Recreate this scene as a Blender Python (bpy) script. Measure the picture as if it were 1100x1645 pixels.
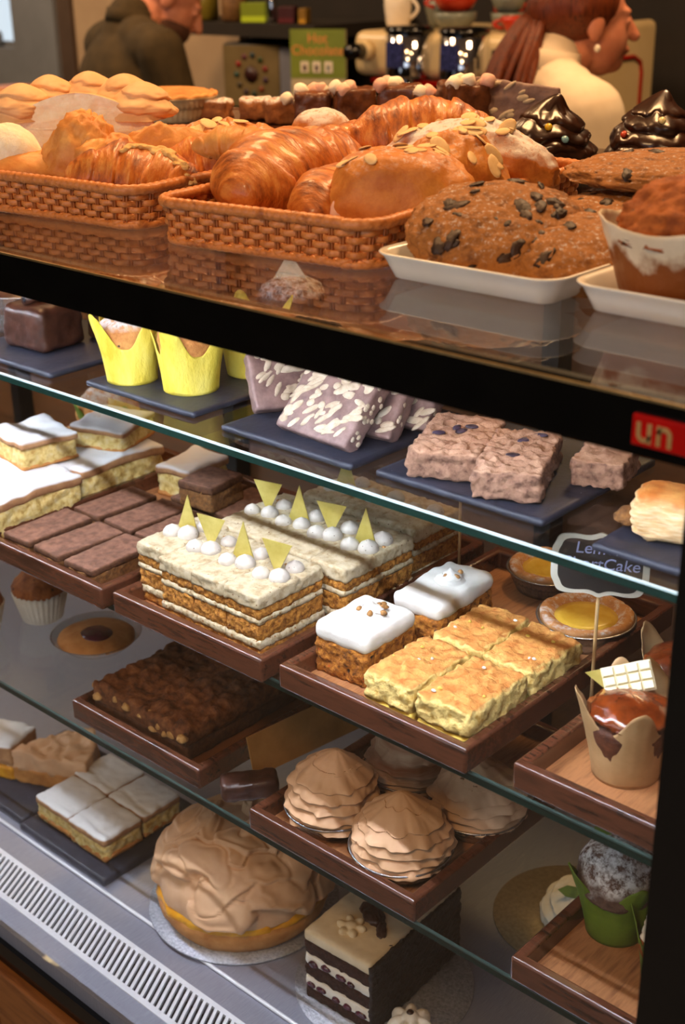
import bpy, bmesh, math, random
import numpy as np
from mathutils import Vector, Matrix

# ------------------------------------------------------------------ clear
for o in list(bpy.data.objects):
    bpy.data.objects.remove(o, do_unlink=True)
scn = bpy.context.scene
COL = scn.collection
PI = math.pi

# ------------------------------------------------------------------ camera
CAM = np.array([0.0, -0.7, 1.6])
YAW, PITCH, ROLL, FPX = 0.742659193, 0.405959292, 0.0170515539, 2095.25
cy_, sy_, cp_, sp_, cr_, sr_ = (math.cos(YAW), math.sin(YAW), math.cos(PITCH), math.sin(PITCH), math.cos(ROLL), math.sin(ROLL))
_yaw = np.array([[cy_, -sy_, 0], [sy_, cy_, 0], [0, 0, 1]])
_r, _d, _f = np.array([1, 0, 0.]), np.array([0, -sp_, -cp_]), np.array([0, cp_, -sp_])
AX_R = _yaw @ (cr_ * _r + sr_ * _d)
AX_D = _yaw @ (-sr_ * _r + cr_ * _d)
AX_F = _yaw @ _f
cam_data = bpy.data.cameras.new('camera')
cam = bpy.data.objects.new('camera', cam_data)
COL.objects.link(cam)
mw = Matrix.Identity(4)
for i in range(3):
    mw[i][0], mw[i][1], mw[i][2], mw[i][3] = AX_R[i], -AX_D[i], -AX_F[i], CAM[i]
cam.matrix_world = mw
cam_data.sensor_fit = 'VERTICAL'
cam_data.sensor_height = 36.0
cam_data.sensor_width = 24.07
cam_data.lens = FPX / 1645 * 36.0
cam_data.clip_start = 0.05
cam_data.dof.use_dof = True
cam_data.dof.focus_distance = 1.22
cam_data.dof.aperture_fstop = 7.0
scn.camera = cam

# ------------------------------------------------------------------ colour management / world / lights
scn.view_settings.view_transform = 'Standard'
scn.view_settings.look = 'None'
scn.view_settings.gamma = 1.0
scn.view_settings.exposure = 0.0
scn.view_settings.use_curve_mapping = False
scn.cycles.transparent_max_bounces = 40
scn.cycles.max_bounces = 10

world = bpy.data.worlds.new('world')
scn.world = world
world.use_nodes = True
bg = world.node_tree.nodes['Background']
bg.inputs[0].default_value = (0.80, 0.90, 1.0, 1)
bg.inputs[1].default_value = 1.0


def area_light(name, loc, target, sx, sy, power, col):
    d = bpy.data.lights.new(name, 'AREA')
    d.shape = 'RECTANGLE'
    d.size, d.size_y, d.energy, d.color = sx, sy, power, col
    o = bpy.data.objects.new(name, d)
    COL.objects.link(o)
    o.location = loc
    o.rotation_euler = (Vector(target) - Vector(loc)).to_track_quat('-Z', 'Y').to_euler()
    return o


WARM = (1.0, 0.56, 0.24)
area_light('counter_downlight', (-0.75, 0.75, 2.55), (-0.8, 0.2, 1.37), 0.30, 0.30, 15.5, WARM)
area_light('counter_downlight', (-1.6, 0.45, 2.55), (-1.3, 0.2, 1.37), 0.30, 0.30, 14, WARM)
area_light('customer_downlight', (-0.35, -1.25, 2.6), (-0.9, 0.1, 1.2), 0.35, 0.35, 15, (1.0, 0.60, 0.28))
area_light('aisle_downlight', (-1.1, 1.75, 2.6), (-1.4, 1.9, 1.0), 0.4, 0.4, 22, (1.0, 0.62, 0.32))
area_light('aisle_downlight', (-2.9, 1.3, 2.6), (-3.1, 2.0, 1.0), 0.4, 0.4, 17, (1.0, 0.62, 0.32))
area_light('far_wall_fill', (-4.5, 1.2, 2.7), (-4.7, 2.8, 1.3), 0.4, 0.4, 34, (1.0, 0.74, 0.5))  # added fill without a fixture, brightens the far left wall
area_light('shopfront_daylight', (-0.6, -2.9, 1.7), (-0.8, 0.0, 1.0), 2.4, 1.4, 9, (0.78, 0.88, 1.0))

# ------------------------------------------------------------------ helpers
ZT, Z1, Z2, Z3, ZD = 1.3711, 1.1773, 0.9802, 0.7934, 0.555
GLASS_Y = -0.08


def onz(px, py, z):
    r = (px - 550) / FPX * AX_R + (py - 822.5) / FPX * AX_D + AX_F
    p = CAM + r * ((z - CAM[2]) / r[2])
    return float(p[0]), float(p[1])


def lin(c):
    c = [x / 255.0 for x in c]
    return tuple([x / 12.92 if x <= 0.04045 else ((x + 0.055) / 1.055) ** 2.4 for x in c]) + (1.0,)


def _hash(ix, iy, iz, seed):
    h = (ix * 374761393 + iy * 668265263 + iz * 2147483647 + seed * 1274126177) & 0xFFFFFFFF
    h = ((h ^ (h >> 13)) * 1274126177) & 0xFFFFFFFF
    h = (h ^ (h >> 16)) & 0xFFFFFFFF
    return h.astype(np.float64) / 2147483647.5 - 1.0


def vnoise(p, seed=0):
    p = np.asarray(p, float)
    i = np.floor(p).astype(np.int64)
    f = p - i
    f = f * f * (3 - 2 * f)
    out = 0
    for dx in (0, 1):
        for dy in (0, 1):
            for dz in (0, 1):
                w = (f[:, 0] if dx else 1 - f[:, 0]) * (f[:, 1] if dy else 1 - f[:, 1]) * (f[:, 2] if dz else 1 - f[:, 2])
                out = out + w * _hash(i[:, 0] + dx, i[:, 1] + dy, i[:, 2] + dz, seed)
    return out


def fbm(p, seed=0, octv=3):
    a, s, t = 1.0, 0, 0
    p = np.asarray(p, float)
    for k in range(octv):
        s = s + a * vnoise(p * (2 ** k), seed + k)
        t += a
        a *= 0.55
    return s / t


def make(name, V, F, mats, fm=None, parent=None, smooth=True, loc=None, rot=None, kind=None):
    me = bpy.data.meshes.new(name)
    me.from_pydata([tuple(map(float, v)) for v in V], [], [tuple(f) for f in F])
    if not isinstance(mats, (list, tuple)):
        mats = [mats]
    for m in mats:
        me.materials.append(m)
    if fm is not None:
        me.polygons.foreach_set('material_index', np.array(fm, dtype=np.int32))
    if smooth:
        me.polygons.foreach_set('use_smooth', np.ones(len(me.polygons), dtype=bool))
    me.update()
    o = bpy.data.objects.new(name, me)
    COL.objects.link(o)
    if parent is not None:
        o.parent = parent
    if loc is not None:
        o.location = loc
    if rot is not None:
        o.rotation_euler = rot
    if kind:
        o['kind'] = kind
    return o


def thing(name, label, cat, loc=(0, 0, 0), rz=0.0, group=None, rot=None):
    o = bpy.data.objects.new(name, None)
    COL.objects.link(o)
    o.empty_display_size = 0.02
    o.location = loc
    o.rotation_euler = rot if rot else (0, 0, rz)
    o['label'], o['category'] = label, cat
    if group:
        o['group'] = group
    return o


def tag(o, label, cat, group=None):
    o['label'], o['category'] = label, cat
    if group:
        o['group'] = group
    return o


def dup(root, loc, rz=0.0, label=None, group=None, rot=None, scale=None):
    r = root.copy()
    COL.objects.link(r)
    r.location = loc
    r.rotation_euler = rot if rot else (0, 0, rz)
    if scale:
        r.scale = (scale, scale, scale) if not isinstance(scale, tuple) else scale
    if label:
        r['label'] = label
    if group:
        r['group'] = group
    for ch in list(root.children):
        c = ch.copy()
        COL.objects.link(c)
        c.parent = r
        for g in list(ch.children):
            d = g.copy()
            COL.objects.link(d)
            d.parent = c
    return r


class MB:
    """collects shapes into one mesh"""
    def __init__(s):
        s.V, s.F, s.m = [], [], []

    def add(s, V, F, mi=0, mat=None):
        b = len(s.V)
        for v in V:
            v = Vector(v)
            s.V.append(mat @ v if mat is not None else v)
        for f in F:
            s.F.append([i + b for i in f])
            s.m.append(mi)
        return s

    def box(s, x0, x1, y0, y1, z0, z1, mi=0, mat=None):
        V = [(x0, y0, z0), (x1, y0, z0), (x1, y1, z0), (x0, y1, z0), (x0, y0, z1), (x1, y0, z1), (x1, y1, z1), (x0, y1, z1)]
        F = [(0, 3, 2, 1), (4, 5, 6, 7), (0, 1, 5, 4), (1, 2, 6, 5), (2, 3, 7, 6), (3, 0, 4, 7)]
        return s.add(V, F, mi, mat)

    def lathe(s, prof, n=32, mi=0, mat=None, fx=None, cap=True):
        V, F = [], []
        for (r, z) in prof:
            for i in range(n):
                a = 2 * PI * i / n
                rr = r * (fx(a, z) if fx else 1)
                V.append((rr * math.cos(a), rr * math.sin(a), z))
        for k in range(len(prof) - 1):
            for i in range(n):
                j = (i + 1) % n
                F.append((k * n + i, k * n + j, (k + 1) * n + j, (k + 1) * n + i))
        if cap:
            F.append(tuple(range(n - 1, -1, -1)))
            F.append(tuple(range((len(prof) - 1) * n, len(prof) * n)))
        return s.add(V, F, mi, mat)

    def tube(s, pts, rad, n=8, mi=0, closed=False, cap=True):
        pts = [Vector(p) for p in pts]
        N = len(pts)
        R = rad if isinstance(rad, (list, tuple, np.ndarray)) else [rad] * N
        V, F = [], []
        up = Vector((0, 0, 1))
        prevx = None
        for k, p in enumerate(pts):
            t = (pts[(k + 1) % N] - pts[k - 1]) if closed else (pts[min(k + 1, N - 1)] - pts[max(k - 1, 0)])
            t.normalize()
            if prevx is None:
                ref = up if abs(t.z) < 0.9 else Vector((1, 0, 0))
                x = ref.cross(t).normalized()
            else:
                x = (prevx - t * prevx.dot(t)).normalized()
            prevx = x
            y = t.cross(x)
            for i in range(n):
                a = 2 * PI * i / n
                V.append(p + (x * math.cos(a) + y * math.sin(a)) * R[k])
        for k in range(N if closed else N - 1):
            for i in range(n):
                j = (i + 1) % n
                q = (k + 1) % N
                F.append((k * n + i, k * n + j, q * n + j, q * n + i))
        if cap and not closed:
            F.append(tuple(range(n - 1, -1, -1)))
            F.append(tuple(range((N - 1) * n, N * n)))
        return s.add(V, F, mi)

    def ell(s, c, r, n=16, mi=0, rot=None):
        V, F = [], []
        m = n // 2
        for k in range(m + 1):
            ph = PI * k / m
            for i in range(n):
                a = 2 * PI * i / n
                v = Vector((r[0] * math.sin(ph) * math.cos(a), r[1] * math.sin(ph) * math.sin(a), -r[2] * math.cos(ph)))
                if rot is not None:
                    v = rot @ v
                V.append(v + Vector(c))
        for k in range(m):
            for i in range(n):
                j = (i + 1) % n
                F.append((k * n + i, k * n + j, (k + 1) * n + j, (k + 1) * n + i))
        return s.add(V, F, mi)

    def cap(s, a, b, ra, rb, n=14, mi=0):
        """tapered capsule"""
        a, b = Vector(a), Vector(b)
        t = (b - a).normalized()
        pts, R = [], []
        for k in range(5):
            w = PI / 2 * (1 - k / 4)
            pts.append(a - t * ra * math.sin(w)); R.append(max(ra * math.cos(w), 1e-4))
        for k in range(5):
            w = PI / 2 * k / 4
            pts.append(b + t * rb * math.sin(w)); R.append(max(rb * math.cos(w), 1e-4))
        return s.tube(pts, R, n, mi)

    def build(s, name, mats, parent=None, smooth=True, loc=None, rot=None, bevel=0.0, seg=2, subs=0, remesh=0.0, kind=None, sm_iter=0):
        o = make(name, s.V, s.F, mats, s.m, parent, smooth, loc, rot, kind)
        if remesh:
            md = o.modifiers.new('Remesh', 'REMESH'); md.mode = 'VOXEL'; md.voxel_size = remesh; md.use_smooth_shade = True
            if sm_iter:
                md = o.modifiers.new('Smooth', 'SMOOTH'); md.iterations = sm_iter; md.factor = 0.5
        if bevel:
            md = o.modifiers.new('Bevel', 'BEVEL'); md.width = bevel; md.segments = seg; md.limit_method = 'ANGLE'
            if smooth:
                md.harden_normals = False
                auto_smooth(o)
        if subs:
            md = o.modifiers.new('Subdivision', 'SUBSURF'); md.levels = subs; md.render_levels = subs
        return o


def auto_smooth(o):
    try:
        o.data.set_sharp_from_angle(angle=math.radians(40))
    except Exception:
        pass


def softbox(w, d, h, bev=0.004, res=0.004, amp=0.001, fr=120, seed=0, taper=0.0, lean=None):
    """rounded, crumbly block: returns V (np), F, normals"""
    nx, ny, nz = max(2, round(w / res)), max(2, round(d / res)), max(2, round(h / res))
    idx, P = {}, []

    def vid(i, j, k):
        key = (i, j, k)
        if key not in idx:
            idx[key] = len(P)
            P.append((i / nx * w - w / 2, j / ny * d - d / 2, k / nz * h))
        return idx[key]
    F, side = [], []
    for i in range(nx):
        for j in range(ny):
            F.append((vid(i, j, 0), vid(i, j + 1, 0), vid(i + 1, j + 1, 0), vid(i + 1, j, 0))); side.append(2)
            F.append((vid(i, j, nz), vid(i + 1, j, nz), vid(i + 1, j + 1, nz), vid(i, j + 1, nz))); side.append(1)
    for i in range(nx):
        for k in range(nz):
            F.append((vid(i, 0, k), vid(i + 1, 0, k), vid(i + 1, 0, k + 1), vid(i, 0, k + 1))); side.append(0)
            F.append((vid(i, ny, k), vid(i, ny, k + 1), vid(i + 1, ny, k + 1), vid(i + 1, ny, k))); side.append(0)
    for j in range(ny):
        for k in range(nz):
            F.append((vid(0, j, k), vid(0, j, k + 1), vid(0, j + 1, k + 1), vid(0, j + 1, k))); side.append(0)
            F.append((vid(nx, j, k), vid(nx, j + 1, k), vid(nx, j + 1, k + 1), vid(nx, j, k + 1))); side.append(0)
    P = np.array(P)
    b = min(bev, w / 2.05, d / 2.05, h / 2.05)
    lo = np.array([-w / 2 + b, -d / 2 + b, b]); hi = np.array([w / 2 - b, d / 2 - b, h - b])
    Q = np.clip(P, lo, hi)
    N = P - Q
    L = np.linalg.norm(N, axis=1)[:, None]
    L[L == 0] = 1
    N = N / L
    P = Q + N * b
    nz_ = fbm(P * fr, seed, 3)[:, None]
    P2 = P + N * nz_ * amp
    P2[:, 2] = np.where(P[:, 2] < 0.15 * h, np.maximum(P2[:, 2], 0), P2[:, 2])
    if taper:
        s_ = 1 - taper * (P2[:, 2:3] / h)
        P2[:, :2] *= s_
    return P2, F, side


def grid_faces(nu, nv, cu=True, off=0):
    F = []
    for k in range(nv - 1):
        for i in range(nu if cu else nu - 1):
            j = (i + 1) % nu
            F.append((off + k * nu + i, off + k * nu + j, off + (k + 1) * nu + j, off + (k + 1) * nu + i))
    return F


def text_mesh(name, cu, mat, parent, loc, rot):
    """lettering turned into a plain mesh"""
    o = bpy.data.objects.new(name, cu)
    COL.objects.link(o)
    bpy.context.view_layer.update()
    me = bpy.data.meshes.new_from_object(o.evaluated_get(bpy.context.evaluated_depsgraph_get()))
    bpy.data.objects.remove(o, do_unlink=True)
    me.materials.clear(); me.materials.append(mat)
    q = bpy.data.objects.new(name, me)
    COL.objects.link(q)
    q.parent, q.location, q.rotation_euler = parent, loc, rot
    return q


# ------------------------------------------------------------------ materials
def nt(m):
    m.use_nodes = True
    t = m.node_tree
    t.nodes.clear()
    out = t.nodes.new('ShaderNodeOutputMaterial')
    return t, out


def L_(t, a, b):
    t.links.new(a, b)


def N_(t, typ, **kw):
    n = t.nodes.new(typ)
    for k, v in kw.items():
        setattr(n, k, v)
    return n


def P(name, cols, sc=40, rough=0.6, bump=0.3, bsc=180, spec=0.4, metal=0.0, coat=0.0, sugar=0.0, sugar_sc=120,
      sugar_min=0.35, top=None, top_min=0.5, speck=None, sss=0.0, stretch=None, bdist=0.002, roughvar=0.0, crackle=False, trans=0.0):
    m = bpy.data.materials.new(name)
    t, out = nt(m)
    tc = N_(t, 'ShaderNodeTexCoord')
    oi = N_(t, 'ShaderNodeObjectInfo')
    mul = N_(t, 'ShaderNodeMath', operation='MULTIPLY'); mul.inputs[1].default_value = 17.0
    L_(t, oi.outputs['Random'], mul.inputs[0])
    add = N_(t, 'ShaderNodeVectorMath', operation='ADD')
    L_(t, tc.outputs['Object'], add.inputs[0]); L_(t, mul.outputs[0], add.inputs[1])
    vec = add.outputs[0]
    if stretch:
        mp = N_(t, 'ShaderNodeMapping'); mp.inputs['Scale'].default_value = stretch
        L_(t, vec, mp.inputs['Vector']); vec_c = mp.outputs[0]
    else:
        vec_c = vec
    n1 = N_(t, 'ShaderNodeTexNoise'); n1.inputs['Scale'].default_value = sc; n1.inputs['Detail'].default_value = 7; n1.inputs['Roughness'].default_value = 0.62
    L_(t, vec_c, n1.inputs['Vector'])
    rp = N_(t, 'ShaderNodeValToRGB')
    e = rp.color_ramp.elements
    k = len(cols)
    pos = [0.32 + 0.36 * i / max(1, k - 1) for i in range(k)]
    e[0].position, e[0].color = pos[0], lin(cols[0])
    e[1].position, e[1].color = pos[-1], lin(cols[-1])
    for i in range(1, k - 1):
        q = e.new(pos[i]); q.color = lin(cols[i])
    L_(t, n1.outputs['Fac'], rp.inputs[0])
    colout = rp.outputs[0]
    nsep = N_(t, 'ShaderNodeSeparateXYZ'); L_(t, tc.outputs['Normal'], nsep.inputs[0])

    def mixc(a, bcol, fac):
        mx = N_(t, 'ShaderNodeMix', data_type='RGBA')
        L_(t, fac, mx.inputs[0]); L_(t, a, mx.inputs[6])
        if isinstance(bcol, tuple):
            mx.inputs[7].default_value = bcol
        else:
            L_(t, bcol, mx.inputs[7])
        return mx.outputs[2]

    def maprange(src, a, b):
        mr = N_(t, 'ShaderNodeMapRange'); mr.inputs[1].default_value = a; mr.inputs[2].default_value = b
        L_(t, src, mr.inputs[0]); return mr.outputs[0]
    if top:
        n3 = N_(t, 'ShaderNodeTexNoise'); n3.inputs['Scale'].default_value = sc * 0.7; n3.inputs['Detail'].default_value = 6
        L_(t, vec, n3.inputs['Vector'])
        r3 = N_(t, 'ShaderNodeValToRGB')
        r3.color_ramp.elements[0].position, r3.color_ramp.elements[0].color = 0.35, lin(top[0])
        r3.color_ramp.elements[1].position, r3.color_ramp.elements[1].color = 0.65, lin(top[1])
        L_(t, n3.outputs['Fac'], r3.inputs[0])
        colout = mixc(colout, r3.outputs[0], maprange(nsep.outputs['Z'], top_min, top_min + 0.3))
    if speck:
        for (sc_col, sc_s, sc_t) in (speck if isinstance(speck, list) else [speck]):
            vo = N_(t, 'ShaderNodeTexVoronoi'); vo.inputs['Scale'].default_value = sc_s
            L_(t, vec, vo.inputs['Vector'])
            colout = mixc(colout, lin(sc_col), maprange(vo.outputs['Distance'], sc_t, sc_t * 0.6))
    sug = None
    if sugar > 0:
        n4 = N_(t, 'ShaderNodeTexNoise'); n4.inputs['Scale'].default_value = sugar_sc; n4.inputs['Detail'].default_value = 9; n4.inputs['Roughness'].default_value = 0.75
        L_(t, vec, n4.inputs['Vector'])
        f1 = maprange(n4.outputs['Fac'], 0.5 + 0.25 * (0.5 - sugar) * 2 - 0.06, 0.5 + 0.25 * (0.5 - sugar) * 2 + 0.10)
        f2 = maprange(nsep.outputs['Z'], sugar_min, sugar_min + 0.35)
        mm = N_(t, 'ShaderNodeMath', operation='MULTIPLY'); L_(t, f1, mm.inputs[0]); L_(t, f2, mm.inputs[1])
        sug = mm.outputs[0]
        colout = mixc(colout, lin((214, 212, 212)), sug)
    b = N_(t, 'ShaderNodeBsdfPrincipled')
    L_(t, colout, b.inputs['Base Color'])
    b.inputs['Roughness'].default_value = rough
    if roughvar:
        L_(t, maprange(n1.outputs['Fac'], 0.3, 0.7), N_(t, 'ShaderNodeMath').inputs[0])
        mr = N_(t, 'ShaderNodeMapRange'); mr.inputs[1].default_value = 0.35; mr.inputs[2].default_value = 0.65
        mr.inputs[3].default_value = max(0.02, rough - roughvar); mr.inputs[4].default_value = min(1, rough + roughvar)
        L_(t, n1.outputs['Fac'], mr.inputs[0]); L_(t, mr.outputs[0], b.inputs['Roughness'])
    b.inputs['Metallic'].default_value = metal
    b.inputs['Specular IOR Level'].default_value = spec
    if coat:
        b.inputs['Coat Weight'].default_value = coat
        b.inputs['Coat Roughness'].default_value = 0.12
    if sss:
        b.inputs['Subsurface Weight'].default_value = sss
        b.inputs['Subsurface Radius'].default_value = (0.006, 0.003, 0.0015)
    if trans:
        b.inputs['Transmission Weight'].default_value = trans
    if bump:
        n2 = N_(t, 'ShaderNodeTexNoise'); n2.inputs['Scale'].default_value = bsc; n2.inputs['Detail'].default_value = 5; n2.inputs['Roughness'].default_value = 0.65
        L_(t, vec_c, n2.inputs['Vector'])
        bp = N_(t, 'ShaderNodeBump'); bp.inputs['Strength'].default_value = bump; bp.inputs['Distance'].default_value = bdist
        src = n2.outputs['Fac']
        if crackle:
            vo = N_(t, 'ShaderNodeTexVoronoi'); vo.inputs['Scale'].default_value = bsc * 0.5
            L_(t, vec_c, vo.inputs['Vector'])
            sm = N_(t, 'ShaderNodeMath', operation='ADD'); L_(t, src, sm.inputs[0]); L_(t, vo.outputs['Distance'], sm.inputs[1]); src = sm.outputs[0]
        L_(t, src, bp.inputs['Height'])
        L_(t, bp.outputs[0], b.inputs['Normal'])
    L_(t, b.outputs[0], out.inputs[0])
    return m


def glass_mat(name, tint=(1, 1, 1, 1), refl=1.0, ior=1.45, rough=0.0):
    m = bpy.data.materials.new(name)
    t, out = nt(m)
    tr = N_(t, 'ShaderNodeBsdfTransparent'); tr.inputs[0].default_value = tint
    gl = N_(t, 'ShaderNodeBsdfGlossy'); gl.inputs['Roughness'].default_value = rough; gl.inputs[0].default_value = (refl, refl, refl, 1)
    lw = N_(t, 'ShaderNodeLayerWeight')
    pw = N_(t, 'ShaderNodeMath', operation='POWER'); pw.inputs[1].default_value = 5.0
    L_(t, lw.outputs['Facing'], pw.inputs[0])
    f0 = ((ior - 1) / (ior + 1)) ** 2
    fr = N_(t, 'ShaderNodeMath', operation='MULTIPLY_ADD'); fr.inputs[1].default_value = 1 - f0; fr.inputs[2].default_value = f0
    L_(t, pw.outputs[0], fr.inputs[0])
    mx = N_(t, 'ShaderNodeMixShader')
    L_(t, fr.outputs[0], mx.inputs[0]); L_(t, tr.outputs[0], mx.inputs[1]); L_(t, gl.outputs[0], mx.inputs[2])
    L_(t, mx.outputs[0], out.inputs[0])
    return m


def emis(name, col, strength):
    m = bpy.data.materials.new(name)
    t, out = nt(m)
    e = N_(t, 'ShaderNodeEmission'); e.inputs[0].default_value = col; e.inputs[1].default_value = strength
    L_(t, e.outputs[0], out.inputs[0])
    return m


def wood(name, cols, sc=9, rough=0.35, stretch=(1, 8, 8), coat=0.2, bump=0.08):
    return P(name, cols, sc=sc, rough=rough, bump=bump, bsc=sc * 4, stretch=stretch, coat=coat, spec=0.5)


m_black = P('black_paint', [(8, 8, 8), (12, 12, 11)], rough=0.08, bump=0, spec=0.5)
m_blackmat = P('black_plastic', [(12, 12, 12), (18, 18, 17)], rough=0.45, bump=0.05)
m_glass = glass_mat('clear_glass', (0.985, 0.995, 0.99, 1))
m_glass_shelf = glass_mat('shelf_glass', (0.97, 0.985, 0.975, 1))
m_glass_edge = P('green_glass_edge', [(8, 26, 22), (18, 44, 38)], sc=8, rough=0.2, bump=0, spec=0.5)
m_steel = P('brushed_steel', [(150, 152, 168), (176, 178, 192)], sc=60, rough=0.4, bump=0.04, bsc=60, metal=0.6, stretch=(40, 1, 1))
m_grille = P('pale_steel', [(226, 228, 236), (236, 238, 244)], sc=30, rough=0.35, bump=0.02, metal=0.15)
m_dark = P('dark_slot', [(22, 24, 34), (28, 30, 42)], rough=0.7, bump=0)
m_wood_tray = wood('walnut', [(50, 26, 16), (92, 52, 34), (72, 40, 25)], sc=14, rough=0.26, coat=0.5)
m_wood_light = wood('walnut_floor', [(120, 74, 44), (172, 118, 76), (140, 92, 58)], sc=16, rough=0.45, stretch=(8, 1, 8), coat=0.1)
m_wood_panel = wood('brown_veneer', [(96, 58, 30), (128, 80, 44)], sc=6, rough=0.4, stretch=(1, 1, 6))
m_wood_plinth = wood('oak_plinth', [(110, 62, 26), (150, 92, 44), (128, 76, 34)], sc=8, rough=0.5, stretch=(1, 8, 8), coat=0)
m_slate = P('slate', [(26, 28, 40), (40, 42, 56)], sc=50, rough=0.5, bump=0.35, bsc=90, spec=0.5, speck=((150, 150, 160), 90, 0.045))
m_foil = P('foil', [(150, 148, 150), (196, 194, 196)], sc=90, rough=0.26, bump=0.25, bsc=140, metal=0.9)
m_foil_pale = P('pale_foil', [(196, 172, 138), (216, 194, 160)], sc=60, rough=0.35, bump=0.1, metal=0.35)
m_silver_board = P('silver_board', [(150, 154, 166), (208, 212, 220)], sc=300, rough=0.3, bump=0.6, bsc=420, metal=0.75)
m_gold_board = P('gold_board', [(140, 122, 92), (172, 152, 118)], sc=200, rough=0.35, bump=0.3, bsc=300, metal=0.5)
m_gold = P('gold_leaf', [(196, 176, 84), (222, 206, 120)], sc=60, rough=0.32, bump=0.15, bsc=300, metal=0.45, spec=0.6)
m_sponge = P('coffee_sponge', [(104, 58, 16), (178, 116, 42), (214, 156, 72)], sc=230, rough=0.85, bump=1.0, bsc=340, crackle=True, speck=((84, 44, 14), 260, 0.18))
m_cream = P('coffee_cream', [(150, 122, 80), (196, 180, 146), (206, 194, 166)], sc=170, rough=0.8, bump=0.9, bsc=260, speck=((150, 100, 50), 150, 0.22))
m_frost = P('coffee_frosting', [(160, 136, 98), (190, 174, 142), (200, 186, 158)], sc=120, rough=0.65, bump=0.7, bsc=170, speck=((110, 76, 44), 130, 0.12))
m_kiss = P('meringue_kiss', [(190, 182, 170), (208, 200, 190)], sc=120, rough=0.5, bump=0.2, speck=((88, 66, 48), 190, 0.13))
m_nut = P('walnut_bits', [(118, 78, 38), (176, 128, 72), (70, 52, 40)], sc=160, rough=0.6, bump=0.5)
m_icing = P('white_icing', [(222, 220, 213), (232, 230, 225)], sc=60, rough=0.5, bump=0.35, bsc=140)
m_carrot = P('carrot_sponge', [(84, 46, 14), (170, 104, 34), (206, 140, 52)], sc=190, rough=0.85, bump=1.0, bsc=320, crackle=True,
             speck=[((44, 36, 34), 70, 0.16), ((196, 84, 20), 95, 0.14)])
m_lemon = P('lemon_square', [(222, 184, 96), (240, 214, 138), (214, 168, 78)], sc=150, rough=0.75, bump=0.9, bsc=260, crackle=True,
            top=((196, 122, 56), (226, 168, 92)), top_min=0.55)
m_lemonbase = P('lemon_filling', [(214, 186, 74), (232, 210, 110)], sc=120, rough=0.5, bump=0.3)
m_brownie = P('brownie', [(66, 36, 22), (104, 66, 40)], sc=180, rough=0.75, bump=0.8, bsc=260, top=((100, 66, 50), (136, 94, 74)), top_min=0.6)
m_browniedark = P('brownie_crumb', [(84, 52, 26), (140, 94, 46)], sc=240, rough=0.85, bump=1.0, bsc=300)
m_choc = P('chocolate_coating', [(52, 28, 20), (78, 46, 34)], sc=70, rough=0.34, bump=0.35, bsc=110, spec=0.5)
m_choc_gloss = P('dark_glaze', [(34, 16, 8), (62, 32, 16)], sc=40, rough=0.28, bump=0.1, bsc=80, spec=0.5, coat=0.25)
m_caramel = P('caramel_sauce', [(84, 30, 8), (140, 62, 20)], sc=50, rough=0.08, bump=0.5, bsc=110, spec=0.7, coat=0.8)
m_tiffin = P('tiffin', [(104, 80, 76), (146, 118, 112)], sc=60, rough=0.5, bump=0.4, bsc=150)
m_biscuit = P('biscuit_piece', [(176, 158, 134), (206, 192, 170)], sc=120, rough=0.8, bump=0.5)
m_blondie = P('blondie', [(92, 62, 50), (140, 104, 84), (160, 122, 100)], sc=140, rough=0.85, bump=1.0, bsc=150, crackle=True, top=((160, 120, 96), (190, 152, 126)), top_min=0.55)
m_chip = P('chocolate_chip', [(44, 32, 44), (74, 62, 84)], sc=90, rough=0.4, bump=0.3)
m_yellow = P('yellow_paper', [(206, 180, 50), (230, 210, 84), (236, 220, 110)], sc=40, rough=0.6, bump=0.9, bsc=60, spec=0.3, bdist=0.004, stretch=(1, 1, 0.4))
m_brownpaper = P('brown_paper', [(158, 124, 82), (186, 152, 108)], sc=25, rough=0.6, bump=0.25, bsc=60)
m_greenpaper = P('green_paper', [(74, 98, 18), (104, 130, 34)], sc=25, rough=0.55, bump=0.3, bsc=50)
m_whitepaper = P('greaseproof_paper', [(206, 196, 178), (230, 222, 206)], sc=18, rough=0.5, bump=0.5, bsc=40, bdist=0.004)
m_stained = P('stained_paper', [(206, 192, 168), (226, 214, 194)], sc=18, rough=0.45, bump=0.5, bsc=40, bdist=0.004)
_t = m_stained.node_tree
_pb = [n for n in _t.nodes if n.type == 'BSDF_PRINCIPLED'][0]
_src = _pb.inputs['Base Color'].links[0].from_socket
_tc = _t.nodes.new('ShaderNodeTexCoord'); _sx = _t.nodes.new('ShaderNodeSeparateXYZ'); _t.links.new(_tc.outputs['Object'], _sx.inputs[0])
_nz = _t.nodes.new('ShaderNodeTexNoise'); _nz.inputs['Scale'].default_value = 45; _nz.inputs['Detail'].default_value = 6; _t.links.new(_tc.outputs['Object'], _nz.inputs['Vector'])
_ma = _t.nodes.new('ShaderNodeMath'); _ma.operation = 'MULTIPLY_ADD'; _ma.inputs[1].default_value = 0.045; _t.links.new(_nz.outputs['Fac'], _ma.inputs[0]); _t.links.new(_sx.outputs['Z'], _ma.inputs[2])
_mr = _t.nodes.new('ShaderNodeMapRange'); _mr.inputs[1].default_value = 0.056; _mr.inputs[2].default_value = 0.064; _t.links.new(_ma.outputs[0], _mr.inputs[0])
_mx = _t.nodes.new('ShaderNodeMix'); _mx.data_type = 'RGBA'; _mx.inputs[6].default_value = lin((128, 68, 24)); _t.links.new(_mr.outputs[0], _mx.inputs[0]); _t.links.new(_src, _mx.inputs[7])
_t.links.new(_mx.outputs[2], _pb.inputs['Base Color'])
m_muffin = P('muffin_top', [(170, 104, 50), (214, 156, 88)], sc=90, rough=0.8, bump=0.9, bsc=150, sugar=0.62, sugar_sc=160, speck=((60, 40, 34), 80, 0.14))
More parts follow.
